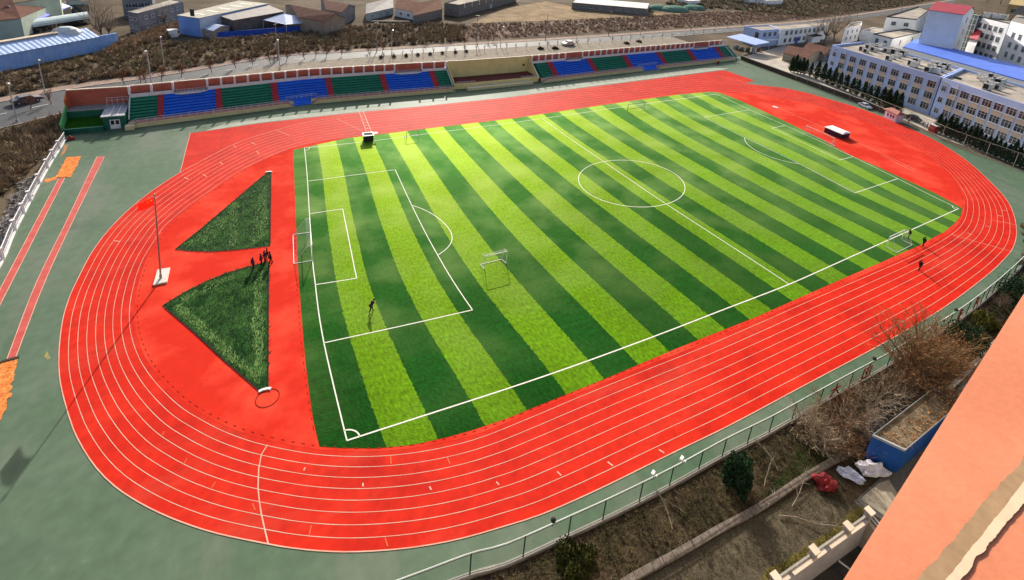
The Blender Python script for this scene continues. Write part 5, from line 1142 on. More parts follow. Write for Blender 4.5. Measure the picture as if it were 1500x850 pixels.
for k in (0, 1): mb = MB(); mb.tube([p+V3((0, 0, (HT, .15)[k])) for p in TL[::2]], .06, 5); mb.build('rail', M_conc, rf_)
for p in TL[::5]: mb = MB(); mb.tube([p, p+V3((0, 0, HT))], .06, 5); mb.build('post', M_conc, rf_)
mb = MB()
for a, b in zip(TL[::2], TL[2::2]): mb.face([a+V3((0, 0, .1)), b+V3((0, 0, .1)), b+V3((0, 0, HT)), a+V3((0, 0, HT))])
mb.build('wire_mesh', mesh_mat('grey_wire', (.10, .13, .11), .10), rf_)
# ------------------------------------------------------------------ street lamps, poles and cars
M_pole = mat('lamp_grey', (.50, .50, .50), rough=.5, spec=.4)
lamp = thing('street_lamp', '', 'street lamp', (0, 0, 0)); mb = MB(); mb.tube([(0, 0, 0), (0, 0, 7.4), (.05, -.35, 8.0), (.1, -1.2, 8.3)], [.13, .09, .07, .05], 6); mb.build('pole', M_pole, lamp)
mb = MB(); mb.box((.1, -1.5, 8.3), (.34, .9, .16)); mb.build('lamp_head', mat('lamp_head', (.66, .66, .64), rough=.4), lamp); mb = MB(); mb.tube([(0, 0, -.05), (0, 0, .5)], .2, 8); mb.build('base', M_pole, lamp)
lu = [False]
for u, v, sc, lab in ((25, 178, 1.05, 'street lamp at the left edge of the picture by the near kerb'), (66, 135, 1.0, 'street lamp on the far pavement in front of the long blue shed'), (222, 122, 1.1, 'street lamp by the near kerb above the blue terrace at the left'), (241, 100, 1.15, 'street lamp on the far side under the small white cabin'), (410, 102, 1.15, 'street lamp behind the middle of the left stand'), (574, 80, 1.1, 'street lamp among the round shrubs behind the left stand'), (733, 68, 1.0, 'street lamp behind the left half of the yellow podium'), (844, 62, 1.05, 'street lamp beside the white car'), (938, 52, 1.1, 'street lamp on the planted bank right of the white car'), (1066, 41, 1.2, 'street lamp left of the blue canopy')):
    place(lamp, lu, at(u, v), q_.uniform(-.4, .4), sc, lab, 'street lamps along the road')
up = thing('utility_pole', '', 'pole', (0, 0, 0)); mb = MB(); mb.tube([(0, 0, 0), (0, 0, 9.5)], [.15, .09], 6); mb.build('pole', mat('pole_concrete', (.30, .28, .26), rough=.9), up); mb = MB(); mb.box((0, 0, 9.0), (1.4, .1, .12)); mb.build('cross_arm', M_pole, up)
uu = [False]
for u, v, sc, lab in ((407, 88, 1.3, 'utility pole beside the street lamp behind the left stand'), (552, 75, 1.15, 'utility pole in the scrub above the round shrubs'), (698, 61, 1.2, 'utility pole at the left end of the planted bank'), (799, 59, 1.25, 'utility pole in the middle of the planted bank'), (891, 53, 1.3, 'utility pole above the right stand, right of the white car'), (1012, 45, 1.35, 'utility pole at the right end of the planted bank'), (1087, 38, 1.4, 'utility pole left of the blue office'), (1255, 26, 1.6, 'distant utility pole right of the long white office'), (1320, 16, 1.7, 'distant utility pole above the white office block')):
    place(up, uu, at(u, v), q_.uniform(0, 3), sc, lab, 'utility poles beyond the road')
def car(label, p, az, col, sc=1.0, van=False):
    o = thing('parked_car' if 0 else 'car', label, 'car', p); ax = V3((math.cos(az), math.sin(az), 0)); ay = V3((-ax.y, ax.x, 0)); p = V3(p)
    M = mat('car_paint_%02d%02d' % (int(col[0]*99), int(col[2]*99)), col, rough=.3, spec=.6)
    prof = [(-2.2, .35), (-2.25, .8), (-2.1, 1.0), (-1.5, 1.08), (-1.05, 1.5), (.35, 1.52), (1.05, 1.05), (2.0, .9), (2.25, .7), (2.25, .35)] if not van else [(-2.2, .35), (-2.25, 1.0), (-2.15, 1.8), (-1.9, 1.95), (.9, 1.95), (1.6, 1.2), (2.2, 1.0), (2.28, .6), (2.25, .35)]
    mb = MB(); L_ = [p+ax*x*sc+ay*.85*sc+V3((0, 0, z*sc)) for x, z in prof]; R_ = [p+ax*x*sc-ay*.85*sc+V3((0, 0, z*sc)) for x, z in prof]; n = len(prof)
    mb.face(L_[::-1]); mb.face(R_)
    for i in range(n): mb.face([L_[i], L_[(i+1) % n], R_[(i+1) % n], R_[i]])
    mb.build('body', M, o); g = MB()
    q = [(-1.35, 1.1), (-1.0, 1.42), (.3, 1.44), (.85, 1.1)] if not van else [(-1.9, 1.25), (-1.9, 1.8), (.8, 1.8), (1.3, 1.25)]
    for s_ in (-1, 1): g.face([p+ax*x*sc+ay*s_*.862*sc+V3((0, 0, z*sc)) for x, z in (q if s_ < 0 else q[::-1])])
    a_, b_ = (prof[5], prof[6]) if not van else (prof[4], prof[5])
    for (x0, z0), (x1, z1) in ((a_, b_), (prof[3], prof[4])):
        A_ = p+ax*(x0*.92+x1*.08)*sc+V3((0, 0, (z0*.92+z1*.08+.02)*sc)); B_ = p+ax*(x0*.08+x1*.92)*sc+V3((0, 0, (z0*.08+z1*.92+.02)*sc)); g.face([A_-ay*.7*sc, B_-ay*.74*sc, B_+ay*.74*sc, A_+ay*.7*sc])
    g.build('windows', M_glass, o)
    for x in (-1.4, 1.35):
        for s_ in (-1, 1):
            c = p+ax*x*sc+ay*s_*.82*sc+V3((0, 0, .33*sc)); w_b = MB(); w_b.tube([c-ay*.1, c+ay*.1], .33*sc, 12); wo = w_b.build('wheel', M_black, o); w_b = MB(); w_b.tube([c+ay*s_*.1, c+ay*s_*.115], .18*sc, 8); w_b.build('rim', M_pole, wo)
    for e_, nm, cc in ((2.26, 'headlight', (.7, .7, .65)), (-2.26, 'tail_light', (.4, .02, .02))):
        for s_ in (-.6, .6): w_b = MB(); w_b.box(p+ax*e_*sc+ay*s_*sc+V3((0, 0, .72*sc)), (.05, .34*sc, .16*sc), ax); w_b.build(nm, mat(nm, cc, rough=.3), o)
    return o
rd = (at(900, 57)-at(800, 64)).normalized(); az = math.atan2(rd.y, rd.x); rdl = (at(60, 152)-at(20, 160)).normalized(); azl = math.atan2(rdl.y, rdl.x)
car('white car with pale roof driving on the road behind the right stand', at(832, 66.5, -.06), az+math.pi, (.66, .70, .60), 1.35)
car('dark grey car on the road at the left edge', at(40, 150, -.06), azl, (.10, .09, .095), 1.15)
for i, (u, v) in enumerate(((792, 72.5), (813, 72), (918, 64.5), (936, 62))): leafy_bush('verge_bush', ['low dark bush on the pale pavement behind the podium end', 'low dark bush on the pale pavement left of the white car', 'low dark bush on the pavement above the right stand', 'low dark bush at the end of the verge above the right stand'][i], at(u, v), 1.5, 1.1, M_ball, 60+i, 500, (.12, .24))
ax_s = (P2[1]-P2[0]).normalized(); azs = math.atan2(ax_s.y, ax_s.x)
car('white car parked at the foot of the boundary wall by the kiosk', at(1266, 155.5, .0)+V3((-1.6, -1, 0)), azs, (.55, .60, .68), .95)
car('black car parked between the kiosk and the red booth', at(1338, 176, .0), azs, (.015, .015, .02), 1.0)
# ------------------------------------------------------------------ garden between the fence and the near building
GAR = gp([(540, 905), (620, 876), (690, 849), (742, 833), (834, 791), (902, 759), (982, 718), (1059, 675), (1122, 643), (1161, 621), (1244, 574), (1291, 548), (1347, 513), (1402, 477), (1447, 442), (1486, 407), (1515, 377), (1640, 300), (1800, 420), (1600, 900), (1300, 1200), (540, 1200)])
struct(sheet('garden_soil', GAR, -.05, M_soil))
struct(sheet('brick_paving', gp([(700, 880), (930, 856), (1003, 815), (1056, 784), (1118, 750), (1180, 718), (1240, 740), (1262, 735), (1300, 790), (1100, 920), (700, 1000)]), -.03, mat('dark_paving', (.062, .052, .034), (.095, .078, .050), scale=.5, rough=.9, bump=.5, bscale=6, grain=.35, gscale=7)))
struct(sheet('grass_strip', gp([(1120, 840), (1172, 810), (1228, 772), (1258, 742), (1268, 748), (1228, 786), (1180, 820), (1132, 852), (1100, 870)]), -.01, mat('sunny_grass', (.16, .13, .03), (.09, .075, .025), scale=1.5, rough=.95, grain=.4, gscale=8)))
struct(sheet('service_road', gp([(1250, 735), (1290, 700), (1320, 672), (1375, 612), (1417, 548), (1472, 492), (1560, 400), (1700, 420), (1500, 800), (1290, 760)]), -.02, mat('grey_concrete', (.085, .082, .08), (.12, .112, .10), scale=.4, rough=.9, grain=.15, gscale=3)))
struct(sheet('concrete_pad', gp([(1260, 731), (1287, 708), (1302, 703), (1318, 728), (1298, 757)]), .0, mat('pale_concrete', (.36, .31, .23), (.30, .25, .19), scale=.8, rough=.9, grain=.15, gscale=4)))
for nm, lab, pts, wd, hh in (('kerb_wall', 'low brick kerb running across the garden from the bottom edge to the thicket', [(905, 862), (930, 846), (1000, 808), (1053, 777), (1112, 745), (1175, 703), (1235, 668), (1258, 656)], .55, .22), ('path_kerb', 'grey stone kerb along the service road at the right', [(1385, 575), (1414, 548), (1442, 518), (1472, 489), (1498, 462)], .45, .2)):
    P_ = dens(gp(pts), step=.8); mb = MB(); q_ = random.Random(4)
    for a, b in zip(P_, P_[1:]): mb.beam(a+V3((0, 0, hh/2+q_.uniform(-.02, .02))), a.lerp(b, .96)+V3((0, 0, hh/2)), wd, hh)
    tag(mb.build(nm, mat('kerb_brick', (.20, .165, .135), (.13, .105, .085), scale=2.5, rough=.95, grain=.2, gscale=6) if nm == 'kerb_wall' else M_conc), lab, 'kerb')
# retaining wall with posts
ZW = 3.4
rw_ = thing('retaining_wall', 'grey garden wall with cream capstones and square posts at the bottom right', 'wall', at(1200, 800))
a, b = at(1110, 862, ZW), at(1272, 749, ZW); d = (b-a).normalized(); n_ = V3((d.y, -d.x, 0)); L_ = (b-a).length
def W(s, o, z): return a+d*s+n_*o+V3((0, 0, z-ZW))
mb = MB(); mb.prism([W(0, 0, 0), W(L_, 0, 0), W(L_, .35, 0), W(0, .35, 0)], 0, ZW-.5); mb.build('wall', mat('grey_render', (.44, .405, .41), (.36, .33, .335), scale=.5, rough=.9, grain=.1), rw_)
mb = MB(); mb.prism([W(0, -.04, 0), W(L_, -.04, 0), W(L_, .10, 0), W(0, .10, 0)], ZW-.495, ZW-.34); mb.build('parapet', M_conc, rw_)
for i, t in enumerate((.13, .46, .78, .995)):
    mb = MB(); c = W(L_*t, .1, ZW-.2); mb.box(c, (.45, .45, .7), d); c = W(L_*t, .1, ZW+.2); po = mb.build('post', M_conc, rw_); mb = MB(); mb.box(c, (.62, .62, .14), d); mb.build('cap', M_cop, po)
for s0, s1 in ((.15, .24), (.27, .56), (.60, .93)):
    mb = MB(); mb.prism([W(L_*s0, .11, 0), W(L_*s1, .11, 0), W(L_*s1, .42, 0), W(L_*s0, .42, 0)], ZW-.495, ZW-.40); mb.build('capstone', M_cop, rw_)
mb = MB(); e0 = W(L_, .36, 0); e1 = e0+n_*3.2-d*.4; mb.prism([e0, e0-d*.3, e1-d*.3, e1], 0, ZW-.7); mb.build('return_wall', mat('beige_render', (.42, .34, .27), rough=.9), rw_)
mb = MB(); mb.tube([e0+V3((0, 0, ZW)), e1+V3((0, 0, ZW))], .06, 6); mb.tube([e0+V3((0, 0, ZW-.35)), e1+V3((0, 0, ZW-.35))], .05, 6); mb.build('handrail', M_rail, rw_)
struct(sheet('ramp', [W(-2, .37, 0), W(L_-.4, .37, 0), W(L_-.4, 9, 0), W(-2, 9, 0)], .0, mat('ramp_dark', (.035, .033, .032), (.055, .05, .045), scale=1, rough=.9)))
mb = MB(); c0, c1 = at(1228, 823), at(1248, 838); mb.beam(c0+V3((0, 0, .1)), c1+V3((0, 0, .1)), .1, .1); tag(mb.build('loose_pipe', M_rail), 'thin pale pipe lying on the dark ramp', 'pipe')
# blue shed with debris on its roof
ZB = 3.0
K_ = [at(1367.5, 568, ZB), at(1408, 590, ZB), at(1326, 659.5, ZB), at(1278, 637, ZB)]
bs = thing('blue_shed', 'blue sheet shed with grey roof rim and leaves and dirt on its flat roof', 'shed', V3((K_[0].x, K_[0].y, 0)))
mb = MB(); mb.prism(K_, 0, ZB-.25); mb.build('wall', corrugated('shed_blue', (.015, .10, .40), (.012, .08, .33), (K_[2]-K_[1]).normalized(), .5), bs)
c = sum(K_, V3())/4; q = [p+(V3((c.x, c.y, 0))-V3((p.x, p.y, 0))).normalized()*.2 for p in K_]; mb = MB()
for i in range(4): j = (i+1) % 4; mb.prism([K_[i], K_[j], q[j], q[i]], ZB-.249, ZB)
mb.build('rim', mat('rim_grey', (.36, .38, .40), rough=.6), bs)
mb = MB(); mb.face([V3((p.x, p.y, ZB-.2)) for p in q]); r_ = mb.build('roof', mat('dirty_roof', (.22, .17, .11), (.11, .085, .055), scale=.9, rough=.95, grain=.35, gscale=5), bs)
if r_.data.polygons[0].normal.z < 0: r_.data.flip_normals()
ql = random.Random(9); mb = MB()
for i in range(420):
    s_, t_ = ql.random(), ql.random()**2; p = q[1].lerp(q[0], t_).lerp(q[2].lerp(q[3], t_), s_); p.z = ZB-.16; u_ = V3((ql.uniform(-1, 1), ql.uniform(-1, 1), ql.uniform(0, .5)))*.13; v_ = V3((-u_.y, u_.x, ql.uniform(-.05, .1)))*.7; mb.face([p-u_, p-v_, p+u_, p+v_])
o = mb.build('roof_leaves', M_leafo); o['kind'] = 'stuff'
# bundles
def lump(name, label, cat, p, sx, sy, sz, M, seed, az=0):
    q = random.Random(seed); mb = MB(); mb.ball((0, 0, 0), 1, 22, 12); ph = [q.uniform(0, 6) for _ in range(6)]; vs = []
    for x, y, z in mb.v:
        k = 1+.14*math.sin(3.1*x+ph[0]+2*y)+.12*math.sin(5.3*y+ph[1]+3*z)+.10*math.sin(8*x-5*y+ph[2])+.07*math.sin(13*y+6*z+ph[3])
        X, Y = x*k*sx, y*k*sy; vs.append((p[0]+X*math.cos(az)-Y*math.sin(az), p[1]+X*math.sin(az)+Y*math.cos(az), p[2]+max(-.02, (z*.75+.45)*k*sz)))
    mb.v = vs; return tag(mb.build(name, M, smooth=False), label, cat)
M_sack = mat('white_sheet', (.66, .62, .66), (.46, .43, .48), scale=1.6, rough=.8, bump=.8, bscale=3)
lump('wrapped_bundle', 'large creased white wrapped bundle beside the blue shed', 'bundle', at(1276, 690), 1.45, .8, .6, M_sack, 1, -.35)
lump('plastic_sheet', 'bluish white crumpled plastic sheet between the red heap and the white bundle', 'plastic sheet', at(1244, 697), 1.05, .62, .45, mat('blue_white_sheet', (.48, .50, .62), (.36, .38, .5), scale=2, rough=.7, bump=.8, bscale=4), 2, -1.0)
lump('red_cloth_heap', 'dark red heap of cloth by the brick kerb', 'cloth heap', at(1208, 710), 1.1, .85, .6, mat('red_cloth', (.26, .012, .015), (.10, .006, .008), scale=2.5, rough=.8, bump=.8, bscale=4), 3)
# garden plants
t = bare_tree('orange_tree', 'tree', 8.8, 1.25, 81, twm=mat('tan_twigs', (.27, .165, .09), (.17, .105, .06), scale=1, rough=.95, island=.4), nl=28, nt=34, trunk=.14, leaves=2, leafm=M_leafo, thin=1.7); t.location = at(1345, 574); t['label'] = 'spreading tree with rust orange dry leaves reaching over the near fence'
for i, (u, v, h, s_, lab) in enumerate(((1196, 655, 4.2, 1.5, 'tangled grey bare shrub nearest the brick kerb in the thicket'), (1178, 628, 3.6, 1.5, 'tangled bare shrub at the left end of the thicket by the fence'), (1228, 622, 4.6, 1.5, 'tall tangled bare shrub in the middle of the thicket'), (1262, 640, 4.4, 1.5, 'bare shrub with pale twigs hanging over the blue shed end'), (1275, 600, 4.4, 1.5, 'bare shrub between the thicket and the orange tree'), (1320, 585, 4.2, 1.4, 'brown bare shrub under the orange tree'), (1376, 545, 5.0, 1.3, 'russet bare shrub right of the orange tree trunk'), (1232, 660, 3.4, 1.6, 'low spreading bare shrub above the red heap'))):
    t = bare_tree('bare_shrub', 'shrub', h, s_, 90+i, twm=(M_twig, M_twig, M_twigo)[i % 3] if i < 6 else M_twigo, nl=16, nt=16, trunk=.08, thin=1.0, rad=.12, droop=.18); t.location = at(u, v); t['label'] = lab
scrub('thicket_tangle', gp([(1165, 632), (1245, 585), (1300, 556), (1370, 530), (1400, 520), (1380, 566), (1320, 590), (1275, 628), (1255, 652), (1215, 668), (1180, 660)]), 420, 1.7, 1.5, 30, mat('tangle_twigs', (.19, .14, .085), (.10, .07, .04), scale=.6, rough=.95, island=.5), 12, wid=.022)
scrub('dry_grass', [p for p in gp([(700, 852), (836, 795), (984, 722), (1060, 680), (1160, 626), (1244, 580), (1290, 560), (1250, 650), (1180, 695), (1110, 738), (1000, 800), (920, 845), (720, 890)])], 1300, .35, .5, 12, mat('dry_grass', (.125, .095, .05), (.06, .052, .024), scale=.35, rough=.95, island=.5), 13, wid=.025)
scrub('green_grass', gp([(1180, 640), (1230, 650), (1235, 665), (1180, 700), (1110, 735), (1150, 690)]), 420, .25, .45, 14, mat('green_tufts', (.03, .06, .012), (.05, .05, .02), scale=.6, rough=.95, island=.5), 14, wid=.03)
scrub('wall_grass', gp([(1120, 840), (1172, 810), (1228, 772), (1258, 742), (1266, 749), (1228, 784), (1180, 818), (1132, 850)]), 500, .3, .3, 12, mat('straw_tufts', (.22, .18, .05), (.13, .11, .035), scale=.8, rough=.95, island=.4), 15, wid=.025)
scrub('leaf_litter', gp([(1130, 735), (1190, 700), (1250, 700), (1262, 735), (1220, 770), (1150, 815), (1060, 850), (960, 860), (1050, 795)]), 500, .12, .4, 8, mat('litter', (.11, .085, .05), (.05, .042, .025), scale=.5, rough=.95, island=.5), 16, wid=.03)
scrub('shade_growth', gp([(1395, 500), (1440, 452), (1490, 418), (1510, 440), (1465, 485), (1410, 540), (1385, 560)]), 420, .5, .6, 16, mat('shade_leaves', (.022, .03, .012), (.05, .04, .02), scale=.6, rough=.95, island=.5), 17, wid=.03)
scrub('straw_brush', gp([(1494, 330), (1540, 300), (1600, 330), (1520, 400), (1488, 392), (1500, 365)]), 320, 1.1, .8, 26, mat('straw_brush', (.26, .22, .12), (.15, .13, .07), scale=.5, rough=.95, island=.4), 18, wid=.03)
M_ever = mat('evergreen', (.008, .022, .010), (.016, .036, .014), scale=1.5, rough=.9, island=.5)
leafy_bush('evergreen_shrub', 'dark evergreen shrub standing close to the near fence', at(1078, 710), 1.35, 3.5, M_ever, 1, 3600)
leafy_bush('juniper', 'low spreading yellowish green juniper at the bottom of the garden', at(842, 826), 1.65, .9, mat('juniper', (.055, .055, .014), (.03, .036, .01), scale=1.5, rough=.9, island=.5), 2, 3400)
leafy_bush('dark_shrub', 'dark leafy shrub behind the fence left of the round bush', at(1414, 505), 2.3, 3.0, M_ever, 3, 4200)
leafy_bush('round_bush', 'round clipped olive yellow bush at the right of the garden', at(1441, 477), 1.25, 2.0, mat('olive_bush', (.085, .08, .014), (.045, .05, .012), scale=1.5, rough=.9, island=.4), 4, 3000)
leafy_bush('shade_bush', 'very dark tall bush at the right end of the garden', at(1487, 440), 2.6, 4.0, M_ever, 5, 4000)
t = bare_tree('bare_shrub', 'shrub', 2.6, 1.2, 110, twm=mat('pink_twigs', (.22, .14, .11), (.15, .10, .08), scale=1, rough=.95, island=.4), nl=14, nt=14, trunk=.08, thin=.8, rad=.08); t.location = at(1462, 452); t['label'] = 'pinkish bare shrub between the round bush and the fence'
def branch(label, u, v, L, az, seed, M):
    q = random.Random(seed); o = thing('fallen_branch', label, 'branch', at(u, v)); p = at(u, v, .12); d = V3((math.cos(az), math.sin(az), .03)); mb, tw = MB(), MB(); pts = [p]
    for i in range(5): d = (d+V3((q.uniform(-.25, .25), q.uniform(-.25, .25), q.uniform(-.03, .05)))).normalized(); pts.append(pts[-1]+d*L/5)
    mb.tube(pts, [.042, .036, .03, .024, .018, .01], 5); mb.build('limb', M, o)
    for i in range(26):
        t_ = q.uniform(.1, 1)*4.99; j = int(t_); a_ = pts[j].lerp(pts[j+1], t_-j); twig(tw, a_, (d+V3((q.uniform(-1, 1), q.uniform(-1, 1), q.uniform(0, .35)))).normalized(), L*q.uniform(.12, .3), .012, q)
    tw.build('twigs', M, o)
M_pb = mat('pale_bark', (.27, .22, .16), (.18, .145, .105), scale=2, rough=.9)
branch('pale fallen branch on the soil right of the juniper', 985, 775, 3.2, .9, 1, M_pb); branch('pale dead branch in the leaves left of the evergreen shrub base', 1005, 752, 2.6, 2.4, 2, M_pb)
branch('white barked fallen branch lying across the brick kerb', 1118, 742, 2.2, -.1, 3, mat('white_bark', (.62, .57, .52), rough=.9)); branch('long thin fallen branch on the paving below the white branch', 1140, 755, 7.5, -.28, 4, M_pb); branch('thin fallen branch above the long one on the paving', 1160, 742, 4.4, .12, 5, M_pb)
branch('pale brushwood in the grass right of the evergreen shrub', 1120, 712, 3.6, .5, 6, M_pb); branch('pale twiggy branch between the evergreen shrub and the thicket', 1140, 690, 3.2, 1.1, 7, M_pb)
# the building the picture is taken from: orange roof edge
ZN = 44.0
nb = thing('near_building', 'orange painted parapet of the tall building in the bottom right corner', 'building', (-59., -68., 0))
ed0, ed1 = at(1150, 984.7, ZN), at(1600, 271.5, ZN); ed = (ed1-ed0).normalized(); en = V3((ed.y, -ed.x, 0))
if (V3((CAM[0], CAM[1], ZN))-ed0).dot(en) < 0: en = -en
def tdist(u, v): return (at(u, v, ZN)-ed0).dot(en), (at(u, v, ZN)-ed0).dot(ed)
def strip(lnA, lnB, z, name, M, ragA=0, ragB=0, seed=0):
    q = random.Random(seed); S_ = [-2+i*.022 for i in range(620)]; vs = []
    def at_s(ln, s): (d0, s0), (d1, s1) = ln; return d0+(d1-d0)*(s-s0)/(s1-s0)
    w1 = w2 = 0
    for s in S_:
        w1 = w1*.75+q.uniform(-1, 1)*ragA; w2 = w2*.75+q.uniform(-1, 1)*ragB; vs += [ed0+ed*s+en*(at_s(lnA, s)+w1)+V3((0, 0, z)), ed0+ed*s+en*(at_s(lnB, s)+w2)+V3((0, 0, z))]
    mb = MB(); mb.raw(vs, [(2*i, 2*i+1, 2*i+3, 2*i+2) for i in range(len(S_)-1)]); o = mb.build(name, M, nb)
    if o.data.polygons[0].normal.z < 0: o.data.flip_normals()
    return o
l0 = ((0, 0), (0, 10)); l1 = (tdist(1344, 848), tdist(1495, 675.5)); l2 = (tdist(1385.6, 850), tdist(1495, 713)); l3 = (tdist(1405, 850), tdist(1492, 747)); far_ = ((3.5, 0), (3.5, 10))
M_or = mat('orange_paint_wall', (.68, .235, .12), (.60, .195, .095), scale=.9, rough=.85, grain=.05, gscale=14, bump=.04, bscale=30)
strip(l0, far_, -.0, 'parapet_top', M_or)
strip(l1, l2, .004, 'bare_render', mat('tan_render', (.40, .255, .14), (.34, .215, .12), scale=4, rough=.9, grain=.1, gscale=15), .0045, .0015, 2)
strip(l2, l3, .010, 'cream_edge', mat('cream_paint', (.70, .55, .36), (.62, .48, .31), scale=5, rough=.8), .0015, .0045, 3)
mb = MB(); A_, B_ = ed0-ed*60, ed0+ed*90; mb.prism([A_+en*.02, B_+en*.02, B_+en*16, A_+en*16], 0, ZN-.02); mb.build('wall', mat('facade_render', (.30, .27, .24), rough=.9), nb)
# ------------------------------------------------------------------ sports equipment
M_goal = mat('goal_white', (.80, .80, .78), rough=.4, spec=.4)
M_net = mesh_mat('net_mesh', (.7, .7, .7), .07)
def goal(label, f0, f1, depth, h, M=M_goal, r=.06, net=True, top=.25, nrm=None):
    """mouth posts at f0 and f1; depth runs away from the pitch side"""
    f0, f1 = V3((f0[0], f0[1], .06)), V3((f1[0], f1[1], .06)); o = thing('football_goal', label, 'goal', (f0+f1)/2-V3((0, 0, .06)))
    ax = (f1-f0).normalized(); bk_ = nrm if nrm is not None else V3((-ax.y, ax.x, 0)); Z = V3((0, 0, h))
    for f in (f0, f1): mb = MB(); mb.tube([f, f+Z], r, 8); mb.build('post', M, o)
    mb = MB(); mb.tube([f0+Z, f1+Z], r, 8); mb.build('crossbar', M, o)
    b0, b1 = f0+bk_*depth, f1+bk_*depth
    for f, b in ((f0, b0), (f1, b1)):
        mb = MB(); mb.tube([f, b], r*.8, 6); mb.build('ground_bar', M, o); mb = MB(); mb.tube([f+Z+bk_*.05, f+bk_*(depth*top)+Z, b], r*.45, 5); mb.build('stay', M, o)
    mb = MB(); mb.tube([b0, b1], r*.8, 6); mb.build('back_bar', M, o)
    if net:
        mb = MB(); t0, t1 = f0+bk_*(depth*top)+Z, f1+bk_*(depth*top)+Z
        mb.face([f0+Z, f1+Z, t1, t0]); mb.face([t0, t1, b1, b0]); mb.face([f0, f0+Z, t0, b0]); mb.face([f1, b1, t1, f1+Z]); mb.build('net', M_net, o)
    return o
g0, g1 = G(-l_, 3.66), G(-l_, -3.66); dirl = (G(-l_-3, 0)-G(-l_, 0)).normalized()
goal('large white goal on the goal line by the grass segments', g0, g1, 2.4, 2.5, nrm=dirl)
g0, g1 = G(l_, 3.66), G(l_, -3.66); goal('large white goal at the far end in front of the white topped mat', g0, g1, 1.6, 2.4, nrm=(G(l_+3, 0)-G(l_, 0)).normalized())
f0, f1 = at(709.8, 394.5), at(741.6, 386.6); b_ = ((at(702.4, 388.2)-f0)+(at(735.7, 380.8)-f1))/2; goal('small portable goal standing alone near the penalty arc', f0, f1, b_.length, 2.1, r=.05, nrm=b_.normalized(), top=.55)
M_gg = mat('goal_dull', (.30, .34, .28), rough=.5)
f0, f1 = at(595.5, 203.5), at(613.5, 201); goal('small dull green goal on the far touch line left of halfway', f0, f1, 1.3, 1.5, M_gg, r=.05, nrm=(at(600, 199)-at(604, 203)).normalized(), net=False)
f0, f1 = at(919, 163.5), at(943.5, 160); goal('small goal with dark frame on the far touch line right of halfway', f0, f1, 1.5, 2.0, mat('goal_olive', (.20, .20, .10), rough=.5), r=.05, nrm=(at(930, 158)-at(932, 162)).normalized())
f0, f1 = at(1298, 362.5), at(1320.5, 351.5); b_ = at(1313.6, 370.8)-f0; goal('white goal on the near touch line beside the standing people', f0, f1, b_.length, 2.0, r=.06, nrm=b_.normalized(), top=.3)
# mat shelter
p0, p1, p2 = at(1207, 193.5), at(1231.8, 204), at(1243, 201.8); p3 = p0+(p2-p1); hm = thing('high_jump_mat', 'white topped high jump mat shelter with dark purple sides on the red infield', 'mat', p1); HMZ = 1.35
mb = MB(); mb.prism([p0, p1, p2, p3], .05, HMZ); mb.build('sides', mat('dark_purple', (.035, .014, .035), (.05, .02, .045), scale=.6, rough=.8), hm)
cc = (p0+p2)/2; e_ = [p+(p-cc).normalized()*.25 for p in (p0, p1, p2, p3)]; r0, r1 = (e_[0]+e_[3])/2, (e_[1]+e_[2])/2; mb = MB(); mb.prism(e_, HMZ+.005, HMZ+.12, bottom=True)
a0, a1 = r0.lerp(r1, .15)+V3((0, 0, HMZ+.42)), r1.lerp(r0, .08)+V3((0, 0, HMZ+.42)); E_ = [V3((p.x, p.y, HMZ+.125)) for p in e_]
mb.face([E_[0], E_[1], a1, a0]); mb.face([E_[2], E_[3], a0, a1]); mb.face([E_[1], E_[2], a1]); mb.face([E_[3], E_[0], a0]); mb.build('cover', mat('cover_white', (.80, .78, .76), rough=.6), hm)
mb = MB(); 
for p in (p0, p1, p2): mb.tube([p, p+V3((0, 0, HMZ))], .05, 5)
mb.build('corner_trim', M_black, hm)
# finish line cart
c = at(539.5, 206.5); axc = (at(560, 204)-at(520, 208)).normalized(); fc = thing('finish_cart', 'black equipment cart with white rim beside the finish line', 'cart', c)
mb = MB(); mb.box(c+V3((0, 0, .85)), (2.0, 1.5, 1.3), axc); mb.build('body', M_black, fc)
mb = MB(); ay_ = V3((-axc.y, axc.x, 0))
for s_ in (-1, 1): mb.box(c+ay_*s_*.8+V3((0, 0, 1.56)), (2.3, .18, .14), axc); mb.box(c+axc*s_*1.06+V3((0, 0, 1.56)), (.18, 1.42, .14), axc)
mb.build('rim', M_goal, fc); mb = MB(); mb.box(c+axc*1.5+ay_*.6+V3((0, 0, 1.45)), (1.0, .6, .1), axc); mb.build('side_tray', M_goal, fc)
for sx in (-.75, .75):
    for sy in (-.6, .6): mb = MB(); q = c+axc*sx+ay_*sy+V3((0, 0, .2)); mb.tube([q-ay_*.06, q+ay_*.06], .2, 10); mb.build('wheel', M_black, fc)
# flagpole and flag
fb_ = at(236, 409.5); fp = thing('flagpole', 'tall steel flagpole on a white concrete base in the red infield', 'flagpole', fb_)
q = [at(231, 397), at(249.5, 394), at(245, 415), at(224.5, 419.5)]; mb = MB(); mb.prism(q, .03, .24); mb.build('base', mat('base_white', (.62, .58, .52), (.52, .48, .42), scale=1.2, rough=.8), fp)
mb = MB(); HP = 12.4; PT = V3((RM[0][0], RM[0][1], 0)).normalized()*math.tan(math.radians(4.0)); mb.tube([fb_+V3((0, 0, .25)), fb_+PT*HP+V3((0, 0, HP))], [.10, .055], 8); mb.build('pole', mat('pole_steel', (.30, .30, .31), rough=.4, metal=.5), fp)
mb = MB(); mb.ball(fb_+PT*HP+V3((0, 0, HP+.08)), .12); mb.build('finial', mat('gold', (.6, .4, .08), rough=.3, metal=.8), fp)
mb = MB(); mb.tube([fb_+V3((0, 0, .24)), fb_+V3((0, 0, .7))], .15, 10); mb.build('collar', M_conc, fp)
